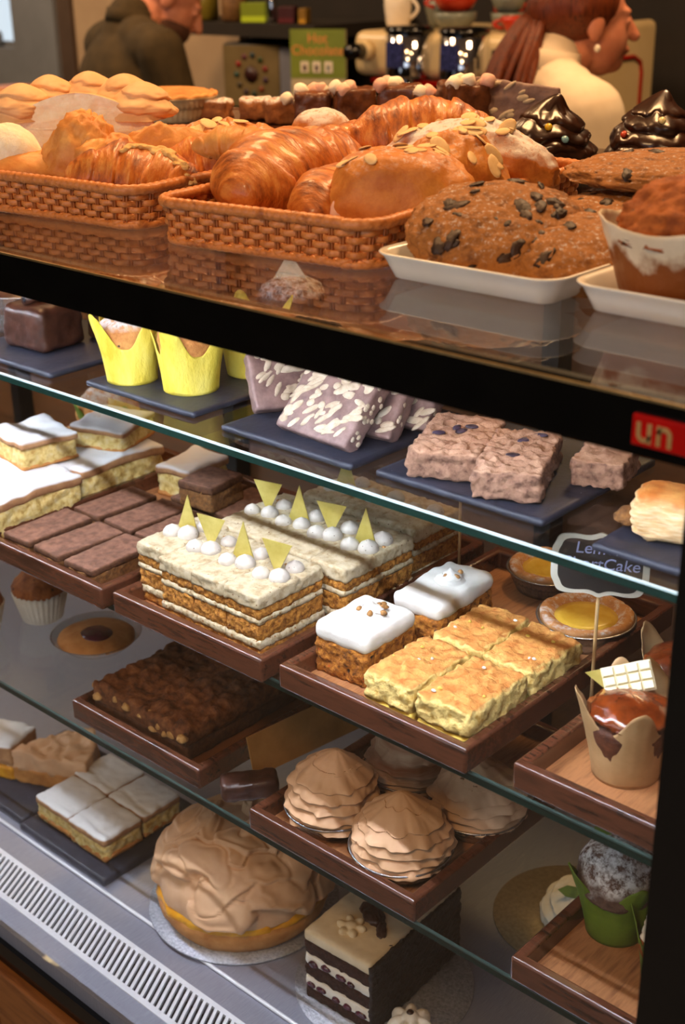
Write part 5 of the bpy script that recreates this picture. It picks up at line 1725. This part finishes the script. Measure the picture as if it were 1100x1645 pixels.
def rocky(label, loc, w, d, h, rz, seed, mallow, mat=None, dust=False):
    t = thing('chocolate_square', label, 'chocolate square', loc, rz, 'chocolate squares in the back row')
    sbox('chocolate_body', w, d, h, mat or m_rocky, t, bev=0.005, res=0.0035, amp=0.004, fr=110, seed=seed)
    rnd = random.Random(seed)
    for k in range(mallow):
        mt = m_marsh_pink if k % 2 else m_marsh_white
        b = MB(); b.lathe([(0.0064, 0), (0.0084, 0.0020), (0.0084, 0.011), (0.0064, 0.013)], 14)
        b.build('marshmallow', mt, t, loc=(rnd.uniform(-.42, .42) * w, rnd.uniform(-.5, .35) * d, h - 0.004), rot=(rnd.uniform(-1.2, 1.2), rnd.uniform(-1, 1), 0))
    return t


def at_back(px, py, z, dy=0.0):
    x, y = onz(px, py, z)
    return x, y + dy


m_rocky_dust = P('sugared_nut_square', [(120, 66, 30), (176, 112, 60)], sc=90, rough=0.7, bump=0.8, bsc=140, sugar=0.6, sugar_sc=130, sugar_min=0.3)
zb = TT + 0.0265
bx = [(-1.330, 0.515, 0.040, 0.040, 0.022, 0, 'sugar dusted nut square beside the foil pie', m_rocky_dust),
      (-1.285, 0.545, 0.042, 0.040, 0.024, 0, 'sugar dusted nut square second from the foil pie', m_rocky_dust),
      (-1.230, 0.540, 0.046, 0.042, 0.026, 1, 'sugar dusted nut square third from the foil pie', m_rocky_dust),
      (-1.175, 0.540, 0.046, 0.044, 0.030, 5, 'chocolate square with white marshmallows at the left of the back row', None),
      (-1.120, 0.555, 0.050, 0.044, 0.034, 5, 'chocolate square with pink marshmallows in the back row', None),
      (-1.062, 0.575, 0.050, 0.046, 0.038, 4, 'chocolate square with white tips beside the tall marshmallow squares', None),
      (-1.005, 0.565, 0.048, 0.048, 0.044, 6, 'chocolate square covered in marshmallows left of the tall slab', None),
      (-0.945, 0.545, 0.052, 0.050, 0.058, 6, 'tall chocolate square with marshmallows against the biscuit slab', None)]
for k, (x, y, w, d, h, mm, lab, mt) in enumerate(bx):
    rocky(lab, (x, y, zb), w, d, h * (1.15 if k < 3 else 1.4 if k < 6 else 1.1), CR + 0.1 * ((k * 7) % 5 - 2), 40 + k, mm, mt)
t = tiffin('tall chocolate biscuit slab standing at the right end of the back row', 0.095, 0.026, 0.075, None, 9, 40) if False else None
o = tiffin('tall chocolate biscuit slab standing at the right end of the back row', (-0.905, 0.580, zb), 0.100, 0.030, 0.062, (math.radians(-12), math.radians(8), CR - 0.1), 9, 34)
o['group'] = 'chocolate squares in the back row'
for k, (x, y, h, lab) in enumerate(((-0.812, 0.522, 0.080, 'dark chocolate glazed swirl cake with coloured sweets, left one by the basket'), (-0.752, 0.645, 0.076, 'dark chocolate glazed swirl cake behind the long cookie, right one'))):
    t = thing('chocolate_swirl_cake', lab, 'swirl cake', (x, y, TT), k * 1.3, 'chocolate swirl cakes')
    swirl('chocolate_swirl', 0.055, h, m_choc_gloss, turns=4.5, amp=0.17, wav=0.75, seed=3 + k * 4, nth=160, nz=150, tip=0.007, prof=(2.0, 0.60), parent=t, lean=0.2, droop=0.05, rounded=True, starts=1)
    rnd = random.Random(k)
    for q in range(6):
        a, f = rnd.uniform(0, 6.28), rnd.uniform(0.25, 0.85)
        rr = 0.055 * (1 - f ** 2.3) ** 0.62 * 0.99
        col = ((214, 180, 40), (120, 170, 190), (190, 60, 30), (226, 210, 150))[q % 4]
        b = MB(); b.ell((0, 0, 0), (0.0042, 0.0042, 0.0026), 12)
        b.build('sweet', P('sweet_%d' % q, [col, col], rough=0.3, bump=0, coat=0.3), t, loc=(rr * math.cos(a), rr * math.sin(a), h * f), rot=(1.0, 0, a + PI / 2))

# ================================================================== BEHIND THE COUNTER
b = MB().box(-5.2, 2.4, 2.16, 2.80, 0.0, 0.90); o = b.build('back_counter', m_walldark, None, False)
tag(o, 'dark back counter along the rear wall behind the bar', 'counter')
CT = 0.9003
# coffee machine
t = thing('espresso_machine', 'cream coloured two group espresso machine with chrome heads and red lines', 'coffee machine', (0, 0, CT))
z0 = -CT
MB().box(-2.61, -1.97, 2.215, 2.72, 1.275 + z0, 1.395 + z0).build('upper_body', m_machine, t, True, bevel=0.028, seg=4)
MB().box(-2.58, -1.97, 2.46, 2.70, 0.98 + z0, 1.28 + z0).build('splash_back', m_chrome, t, False)
MB().box(-2.60, -1.97, 2.20, 2.70, 0.0, 0.09).build('drip_tray', m_blackmat, t, True, bevel=0.01)
b = MB(); b.box(-1.97, -1.93, 2.18, 2.725, 0.02, 0.515); b.build('side_panel', m_machine, t, True, bevel=0.045, seg=5)
b = MB(); b.tube([(-1.928, 2.30, 0.425), (-1.928, 2.60, 0.425), (-1.928, 2.635, 0.41), (-1.928, 2.645, 0.38), (-1.928, 2.645, 0.15)], 0.006, 8); b.build('red_piping', m_red, t)
b = MB(); b.box(-2.52, -2.10, 2.195, 2.225, 1.262 + z0, 1.274 + z0); b.build('red_line', m_red, t, False)
for k, (x0, x1) in enumerate(((-2.462, -2.335), (-2.280, -2.145))):
    b = MB(); b.lathe([(0.064, 0), (0.066, 0.01), (0.062, 0.115), (0.05, 0.12)], 40, fx=lambda a, z: 1.0)
    g = b.build('group_head', m_chrome, t, loc=((x0 + x1) / 2, 2.215, 1.278 + z0))
    b = MB(); b.lathe([(0.067, 0), (0.069, 0.006), (0.060, 0.016), (0.02, 0.018)], 40); b.build('black_cap', m_black, g, loc=(0, 0, 0.118))
    b = MB(); b.tube([(0, -0.04, -0.05), (0, -0.16, -0.06)], 0.013, 12); b.build('portafilter_handle', m_blackmat, g)
    b = MB(); b.lathe([(0.034, -0.06), (0.036, -0.02), (0.036, 0.0)], 28); b.build('portafilter', m_chrome, g)
    MB().box(-0.026, 0.030, -0.0690, -0.060, 0.03, 0.095).build('touch_panel', P('blue_touch_panel_%d' % k, [(30, 34, 70), (60, 66, 120)], sc=120, rough=0.1, bump=0, speck=((110, 120, 220), 130, 0.2)), g, False)
b = MB(); b.tube([(-2.548, 2.19, 1.344 + z0), (-2.548, 2.13, 1.344 + z0)], [0.022, 0.019], 24); b.build('steam_knob', m_black, t)
b = MB(); b.tube([(-2.548, 2.215, 1.344 + z0), (-2.548, 2.185, 1.344 + z0)], [0.028, 0.026], 24); b.build('knob_ring', m_machine, t)
MB().box(-2.115, -2.045, 2.205, 2.217, 1.315 + z0, 1.36 + z0).build('display_screen', m_screen, t, False)
for x in (-2.58, -2.0):
    for y in (2.24, 2.66):
        b = MB(); b.lathe([(0.022, -0.0), (0.022, 0.012)], 16); b.build('foot', m_blackmat, t, loc=(x, y, 0))
MT = 1.3955


def mug(label, x, y, z, r, h, mat, rz=0.0, grp='cups on the coffee machine', handle=True, bowl=False):
    t = thing('cup', label, 'cup', (x, y, z), rz, grp)
    prof = [(r * 0.72, 0), (r * 0.86, h * 0.12), (r, h * 0.55), (r, h), (r * 0.94, h), (r * 0.92, h * 0.5), (r * 0.6, h * 0.1)]
    if bowl:
        prof = [(r * 0.5, 0), (r * 0.72, h * 0.15), (r * 0.95, h * 0.65), (r, h), (r * 0.94, h), (r * 0.86, h * 0.6), (r * 0.4, h * 0.1)]
    b = MB(); b.lathe(prof, 36); b.build('cup_body', mat, t)
    if handle:
        pts = [(r * 0.93 + 0.026 * math.sin(PI * k / 10), 0, h * 0.78 - h * 0.55 * k / 10) for k in range(11)]
        b = MB(); b.tube(pts, 0.0050, 8); b.build('handle', mat, t)
    return t


mug('tall white mug standing on the coffee machine', -2.560, 2.36, MT, 0.040, 0.105, m_ceramic, 0.2)
mug('grey bowl cup on the coffee machine beside the white mug', -2.455, 2.42, MT, 0.045, 0.075, m_ceramic_grey, 2.6, handle=False, bowl=True)
mug('wide grey cup under the red one on the coffee machine', -2.355, 2.36, MT, 0.060, 0.046, m_ceramic_grey, 0.6, bowl=True, handle=False)
mug('wide red cup stacked on the grey cup', -2.355, 2.36, MT + 0.0465, 0.062, 0.046, m_ceramic_red, 3.6, bowl=True)
mug('grey cup under the small grey one near the woman', -2.205, 2.40, MT, 0.048, 0.045, m_ceramic_grey, 0.6, bowl=True, handle=False)
mug('small grey cup stacked near the woman', -2.205, 2.40, MT + 0.0455, 0.048, 0.045, m_ceramic_grey, 0.6, bowl=True, handle=False)
mug('red cup with its handle out behind the stacked grey cups', -2.275, 2.50, MT, 0.042, 0.085, m_ceramic_red, 0.2)
mug('low red cup beside the stacked grey cups, nearest the ponytail', -2.125, 2.33, MT, 0.044, 0.04, m_ceramic_red, 3.4, bowl=True)

# hot chocolate sign
t = thing('hot_chocolate_sign', 'green and white Hot Chocolate sign beside the coffee machine', 'sign', (-2.860, 2.34, CT), 0.42)
MB().box(-0.088, 0.088, 0, 0.012, 0.0, 0.485).build('panel_white', P('sign_white', [(186, 172, 140), (206, 192, 160)], sc=20, rough=0.5, bump=0), t, False)
MB().box(-0.088, 0.088, -0.0012, 0.0, 0.345, 0.486).build('panel_green', P('sign_green', [(112, 126, 40), (130, 144, 52)], sc=10, rough=0.5, bump=0), t, False)
cu = bpy.data.curves.new('sign_lettering', 'FONT'); cu.body = 'Hot\nChocolate'; cu.size = 0.040; cu.extrude = 0.0005; cu.align_x = 'CENTER'; cu.space_line = 0.85
text_mesh('sign_lettering', cu, P('sign_orange', [(224, 140, 70), (232, 152, 84)], rough=0.5, bump=0), t, (0, -0.0020, 0.447), (PI / 2, 0, 0))
for k in range(3):
    q = MB().box(-0.013, 0.013, -0.003, -0.0012, 0.362, 0.394).build('menu_square', m_ceramic, t, False, loc=(-0.042 + 0.038 * k, 0, 0))
    MB().box(-0.005, 0.005, -0.0038, -0.003, 0.367, 0.384).build('cup_picture', m_choc if k < 2 else m_ceramic_grey, q, False)
b = MB(); b.ell((0, 0, 0), (0.034, 0.002, 0.020), 20); b.ell((0.010, -0.0005, -0.022), (0.026, 0.002, 0.016), 20)
b.build('cocoa_picture', m_bftop, t, loc=(0.012, -0.0022, 0.295))
b = MB(); b.ell((0, 0, 0), (0.028, 0.0025, 0.012), 20); b.build('cocoa_picture', m_choc, t, loc=(0.012, -0.0032, 0.303))

# drinks dispenser with a ring of coloured dots
t = thing('drinks_dispenser', 'drinks dispenser with a ring of coloured dots on its pale front', 'drinks machine', (-3.215, 2.42, CT), 0.25)
MB().box(-0.125, 0.110, 0.0, 0.26, 0, 0.430).build('cabinet', m_blackmat, t, True, bevel=0.008)
MB().box(-0.120, 0.092, -0.004, 0.0, 0.235, 0.425).build('front_panel', P('dispenser_front', [(106, 92, 62), (122, 106, 74)], sc=8, rough=0.35, bump=0), t, False)
MB().box(0.094, 0.150, -0.006, 0.20, 0.0, 0.420).build('metal_side', m_steel, t, True, bevel=0.006)
for k in range(11):
    a = 2 * PI * k / 11 + 0.3
    col = ((120, 20, 16), (40, 60, 20), (20, 50, 60), (90, 30, 50), (140, 24, 20), (30, 70, 60), (60, 50, 30), (50, 26, 40), (26, 56, 40), (130, 60, 20), (60, 30, 60))[k]
    b = MB(); b.lathe([(0.0095, 0), (0.0095, 0.002)], 16)
    b.build('flavour_dot', P('dot_%d' % k, [col, col], rough=0.4, bump=0), t, loc=(-0.014 + 0.056 * math.cos(a), -0.0042, 0.335 + 0.060 * math.sin(a)), rot=(PI / 2, 0, 0))
b = MB(); b.lathe([(0.026, 0), (0.026, 0.002)], 28); b.build('centre_dot', P('dot_centre', [(50, 22, 20), (60, 28, 26)], rough=0.4, bump=0), t, loc=(-0.014, -0.0042, 0.335), rot=(PI / 2, 0, 0))
b = MB(); b.tube([(0, 0, 0), (0, -0.05, 0), (0, -0.06, -0.03)], 0.008, 10); b.build('tap', m_chrome, t, loc=(0.01, -0.004, 0.235))
t = thing('card_machine', 'black device with a green light and a red light strip beside the dispenser', 'device', (-2.992, 2.42, CT), 0.3)
MB().box(-0.05, 0.05, 0, 0.16, 0, 0.425).build('body', m_black, t, True, bevel=0.006)
b = MB(); b.lathe([(0.006, 0), (0.006, 0.002)], 12); b.build('green_light', m_greenled, t, loc=(-0.004, -0.001, 0.335), rot=(PI / 2, 0, 0))
MB().box(-0.026, 0.014, -0.002, 0, 0.392, 0.396).build('red_light', m_redled, t, False)

# dark wall shelf with jars
o = MB().box(-3.75, -2.93, 2.40, 2.897, 1.352, 1.392).build('jar_shelf', m_walldark, None, False)
tag(o, 'dark wooden shelf carrying jars above the drinks dispenser', 'shelf')
SZ = 1.3923


def jar(name, label, px, w, h, mat, lid=None, cat='jar'):
    x, _z = ony(px, 25, 2.47)
    t = thing(name, label, cat, (x, 2.47, SZ), 0.6, 'things on the dark shelf')
    b = MB(); b.lathe([(w * 0.42, 0), (w * 0.5, h * 0.1), (w * 0.5, h * 0.85), (w * 0.4, h)], 28); b.build('jar_body', mat, t)
    if lid:
        b = MB(); b.lathe([(w * 0.43, 0), (w * 0.43, 0.02)], 28); b.build('lid', lid, t, loc=(0, 0, h))


jar('storage_jar', 'fat yellow jar on the dark shelf beside the man', 320, 0.135, 0.10, P('yellow_jar', [(120, 108, 36), (150, 134, 50)], sc=20, rough=0.35, bump=0), m_blackmat)
jar('nut_jar', 'jar of brown nuts on the dark shelf', 376, 0.085, 0.095, P('nut_jar_fill', [(90, 62, 34), (132, 96, 56)], sc=60, rough=0.5, bump=0.4), m_blackmat)
jar('steel_shaker', 'slim chrome shaker on the dark shelf', 437, 0.034, 0.085, m_chrome, m_chrome, 'shaker')
for (nm, lab, px, w, h, col) in (('tea_box', 'lime green box on the dark shelf', 411, 0.085, 0.060, (122, 140, 30)), ('tea_box', 'dark box with a red label on the dark shelf', 463, 0.055, 0.05, (60, 16, 20)), ('tea_box', 'small yellow box at the right end of the dark shelf', 489, 0.025, 0.045, (130, 96, 20))):
    x, _z = ony(px, 25, 2.47)
    t = thing(nm, lab, 'box', (x, 2.47, SZ), 0.5, 'things on the dark shelf')
    MB().box(-w / 2, w / 2, -0.03, 0.03, 0, h).build('carton', P(nm + str(px), [col, col], rough=0.5, bump=0), t, False, bevel=0.002)
    MB().box(-w / 2 + 0.002, w / 2 - 0.002, -0.0312, -0.03, 0.002, h * 0.32).build('label_band', P(nm + 'band%d' % px, [tuple(min(255, int(c * 1.5)) for c in col)] * 2, rough=0.5, bump=0), t, False)

# far left side counter with a pie, something dark on the window sill
o = MB().box(-5.2, -3.95, 1.75, 2.15, 0.0, 1.165).build('side_counter', m_walldark, None, False)
tag(o, 'dark side counter at the far left carrying a pie', 'counter')
x, _z = ony(22, 128, 1.95)
t = thing('side_pie', 'flat golden pie on the dark counter at the far left', 'pie', (x, 1.95, 1.1653), 0.3)
lump('pie_base', m_crust, 0.105, 0.105, 0.024, 3, 0.05, parent=t, n=48)
lump('pie_lid', m_pastry, 0.112, 0.112, 0.016, 5, 0.06, parent=t, loc=(0, 0, 0.020), n=48)
t = thing('till_terminal', 'grey till terminal with a pink light on the window sill', 'till', (-5.33, 2.875, 1.2303), 0.0)
t.location = (-5.42, 2.86, 1.2303)
sbox('terminal_body', 0.22, 0.07, 0.07, m_wallgrey, t, bev=0.02, res=0.02, amp=0)
MB().box(0.02, 0.07, -0.04, -0.034, 0.03, 0.05).build('pink_light', emis('pink_light', (1.0, 0.25, 0.4, 1), 1.0), t, False)
b = MB(); b.tube([(0.03, 0, 0.06), (0.01, 0, 0.14), (0.04, 0, 0.20)], 0.006, 8); b.build('arm', m_blackmat, t)


# ================================================================== PEOPLE
def hand(b, w, d, side):
    """palm, four bent fingers and a thumb, reaching along d from the wrist w"""
    d = Vector(d).normalized()
    sx = Vector((1, 0, 0)) - d * d.x
    sx.normalize()
    dn = d.cross(sx)
    if dn.z > 0:
        dn = -dn
    w = Vector(w)
    b.cap(w, w + d * 0.075, 0.024, 0.030)
    for k, L in enumerate((0.072, 0.082, 0.076, 0.060)):
        r0 = w + d * 0.085 + sx * ((k - 1.5) * 0.019)
        m1 = r0 + d * L * 0.55 + dn * 0.010
        b.cap(r0, m1, 0.0095, 0.0088, 10)
        b.cap(m1, m1 + d * L * 0.32 + dn * L * 0.34, 0.0088, 0.0075, 10)
    r0 = w + d * 0.03 + sx * (0.026 * side)
    m1 = r0 + d * 0.035 + sx * (0.026 * side) + dn * 0.012
    b.cap(r0, m1, 0.012, 0.0105, 10)
    b.cap(m1, m1 + d * 0.030 + sx * 0.004 * side + dn * 0.014, 0.0105, 0.009, 10)


def person(label, loc, rz, H, shw, nod, turn, man):
    t = thing('person', label, 'person', loc, rz)
    hip, sh = 0.50 * H, 0.815 * H
    lean = 0.05 if not man else 0.09
    neck = Vector((0, lean, 0.845 * H))
    hc = Vector((0, lean + (0.075 if not man else 0.125), (0.886 if not man else 0.872) * H))
    Rm = Matrix.Rotation(turn, 3, 'Z') @ Matrix.Rotation(-nod, 3, 'X')
    s = H / 1.70
    b = MB()

    hs = s if man else s * 0.89

    def hp(x, y, z):
        return hc + Rm @ Vector((x * hs, y * hs, z * hs))
    # head: skull, face, jaw, nose, brow, lips, ears
    b.ell(hp(0, -0.012, 0.030), (0.074 * hs, 0.092 * hs, 0.082 * hs), 24, 0, Rm)
    b.ell(hp(0, 0.030, -0.028), (0.060 * hs, 0.062 * hs, 0.082 * hs), 24, 0, Rm)
    b.ell(hp(0, 0.058, -0.078), (0.034 * hs, 0.030 * hs, 0.026 * hs), 16, 0, Rm)
    b.cap(hp(0, 0.090, 0.012), hp(0, 0.112, -0.026), 0.010 * hs, 0.014 * hs)
    b.ell(hp(0, 0.074, 0.026), (0.050 * hs, 0.018 * hs, 0.012 * hs), 16, 0, Rm)
    b.ell(hp(0, 0.090, -0.054), (0.024 * hs, 0.012 * hs, 0.010 * hs), 14, 0, Rm)
    for e in (-1, 1):
        b.ell(hp(0.074 * e, -0.010, -0.004), (0.010 * hs, 0.020 * hs, 0.032 * hs), 14, 0, Rm)
        b.ell(hp(0.032 * e, 0.078, 0.006), (0.014 * hs, 0.010 * hs, 0.009 * hs), 12, 0, Rm)
    b.cap(neck + Vector((0, -0.02, -0.05)), hc + Rm @ Vector((0, -0.02 * hs, -0.05 * hs)), 0.054 * hs, 0.052 * hs)
    # trunk and limbs
    b.ell((0, lean * 0.6, 0.72 * H), (shw * 0.82, 0.105 * s, 0.17 * s), 24)
    b.ell((0, lean * 0.2, 0.60 * H), (shw * 0.70, 0.095 * s, 0.15 * s), 24)
    b.ell((0, 0, 0.52 * H), (shw * 0.80, 0.115 * s, 0.12 * s), 24)
    b.cap((-shw * 0.75, lean, sh - 0.02), (shw * 0.75, lean, sh - 0.02), 0.055 * s, 0.055 * s)
    for e in (-1, 1):
        b.cap((0.085 * e * s, 0, hip), (0.09 * e * s, 0.01, 0.27 * H), 0.085 * s, 0.055 * s)
        b.cap((0.09 * e * s, 0.01, 0.27 * H), (0.09 * e * s, -0.01, 0.05 * H), 0.055 * s, 0.038 * s)
        b.cap((0.09 * e * s, -0.02, 0.030), (0.10 * e * s, 0.15 * s, 0.026), 0.034 * s, 0.026 * s)
        el = Vector((shw * 1.12 * e, lean + 0.06, 0.635 * H)); wr = Vector((shw * 0.75 * e, lean + 0.29 * s, 0.60 * H))
        b.cap((shw * 0.95 * e, lean, sh - 0.03), el, 0.048 * s, 0.038 * s)
        b.cap(el, wr, 0.038 * s, 0.027 * s)
        hand(b, wr, (-0.25 * e, 0.95, -0.12), -e)
    b.build('body', m_skin, t, remesh=0.0055, sm_iter=3)
    # clothing
    cl = m_jacket if man else m_coat
    g = 0.016
    b = MB()
    b.ell((0, lean * 0.6, 0.72 * H), (shw * 0.84 + g, 0.108 * s + g, 0.17 * s + g), 24)
    b.ell((0, lean * 0.2, 0.60 * H), (shw * 0.76 + g, 0.100 * s + g, 0.16 * s + g), 24)
    b.ell((0, 0, 0.50 * H), (shw * 0.84 + g, 0.122 * s + g, 0.13 * s + g), 24)
    b.cap((-shw * 0.78, lean - 0.004, sh - 0.022), (shw * 0.78, lean - 0.004, sh - 0.022), 0.062 * s + 0.006, 0.062 * s + 0.006)
    b.cap((-shw * 0.40, lean - 0.004, sh - 0.004), (shw * 0.40, lean - 0.004, sh - 0.004), 0.066 * s, 0.066 * s)
    b.cap((0, lean - 0.012, sh - 0.02), (0, lean - 0.002, 0.845 * H), 0.082 * s, 0.064 * s)
    for e in (-1, 1):
        el = Vector((shw * 1.12 * e, lean + 0.06, 0.635 * H)); wr = Vector((shw * 0.78 * e, lean + 0.25 * s, 0.603 * H))
        b.cap((shw * 0.95 * e, lean, sh - 0.03), el, 0.060 * s + 0.008, 0.050 * s + 0.006)
        b.cap(el, wr, 0.050 * s + 0.006, 0.040 * s + 0.004)
    b.build('jacket' if man else 'white_coat', cl, t, remesh=0.007, sm_iter=6)
    # stand up collar
    b = MB(); b.lathe([(0.068 * s, 0), (0.064 * s, 0.022), (0.062 * s, 0.036), (0.058 * s, 0.036), (0.058 * s, 0.0)], 36)
    b.build('collar', cl, t, loc=(0, lean - 0.006, 0.838 * H), rot=(-0.15, 0, 0))
    b = MB()
    for e in (-1, 1):
        b.cap((0.085 * e * s, 0, hip), (0.09 * e * s, 0.01, 0.27 * H), 0.095 * s, 0.068 * s)
        b.cap((0.09 * e * s, 0.01, 0.27 * H), (0.09 * e * s, -0.01, 0.055 * H), 0.068 * s, 0.058 * s)
    b.build('trousers', m_blackmat, t, remesh=0.01, sm_iter=3)
    b = MB()
    for e in (-1, 1):
        b.cap((0.09 * e * s, -0.025, 0.042), (0.10 * e * s, 0.16 * s, 0.036), 0.040, 0.034)
    b.build('shoes', m_blackmat, t)
    # hair
    b = MB()
    if man:
        b.ell(hp(0, -0.022, 0.044), (0.078 * s, 0.092 * s, 0.078 * s), 24, 0, Rm)
        b.build('hair', m_hairdark, t, remesh=0.005, sm_iter=2)
        b = MB()
        b.ell(hp(0, 0.040, -0.062), (0.063 * s, 0.062 * s, 0.050 * s), 20, 0, Rm)
        b.build('beard', m_beard, t, remesh=0.004, sm_iter=2)
    else:
        b.ell(hp(0, -0.030, 0.042), (0.078 * s, 0.090 * s, 0.080 * s), 24, 0, Rm)
        b.ell(hp(0, -0.085, 0.030), (0.055 * s, 0.050 * s, 0.056 * s), 20, 0, Rm)
        b.cap(hp(0.058, 0.000, 0.060), hp(0.064, -0.045, 0.030), 0.018, 0.022)
        b.cap(hp(-0.058, 0.000, 0.060), hp(-0.064, -0.045, 0.030), 0.018, 0.022)
        b.build('hair', m_hair, t, remesh=0.005, sm_iter=2)
        # swinging ponytail of many locks
        b = MB()
        rnd = random.Random(5)
        st = hp(0, -0.105, 0.020)
        for k in range(90):
            a, q = rnd.uniform(0, 6.28), rnd.uniform(0, 1) ** 0.5
            ox, oz = 0.050 * q * math.cos(a), 0.034 * q * math.sin(a)
            pts, R = [], []
            for i in range(14):
                f = i / 13
                pts.append(st + Vector((-0.010 + ox * (0.5 + 1.0 * math.sin(min(1, f * 1.5) * PI * 0.6)) + 0.004 * math.sin(f * 9 + k), -0.060 * math.sin(f * PI * 0.55) * 1.3 + oz * (0.6 + f) - 0.010 * f, -0.285 * f ** 1.15 * (0.85 + 0.3 * q) + 0.022 * math.sin(f * PI))))
                R.append(0.0066 * (1 - 0.72 * f) * (0.55 + 0.9 * math.sin(PI * (0.18 + 0.72 * f))))
            b.tube(pts, R, 8)
        b.build('ponytail', m_hair, t)
        for e in (-1, 1):
            q = MB(); q.ell(hp(0.080 * e, -0.006, -0.046), (0.006, 0.006, 0.007), 10); q.build('pearl_earring', m_ceramic, t)
    return t


x, zz = ony(934, 72, 1.52)
fdir = math.atan2(-0.222, 0.970)
person('woman with an auburn ponytail and white coat turned to the coffee machine', (x - 0.078, 1.455, 0.0), fdir - 0.28, 1.655, 0.165, 0.02, -0.12, False)
x, zz = ony(160, 20, 1.72)
person('bearded man in an olive jacket bending over the back counter', (x, 1.72, 0.0), fdir - 0.05, 1.70, 0.20, 0.62, -0.35, True)
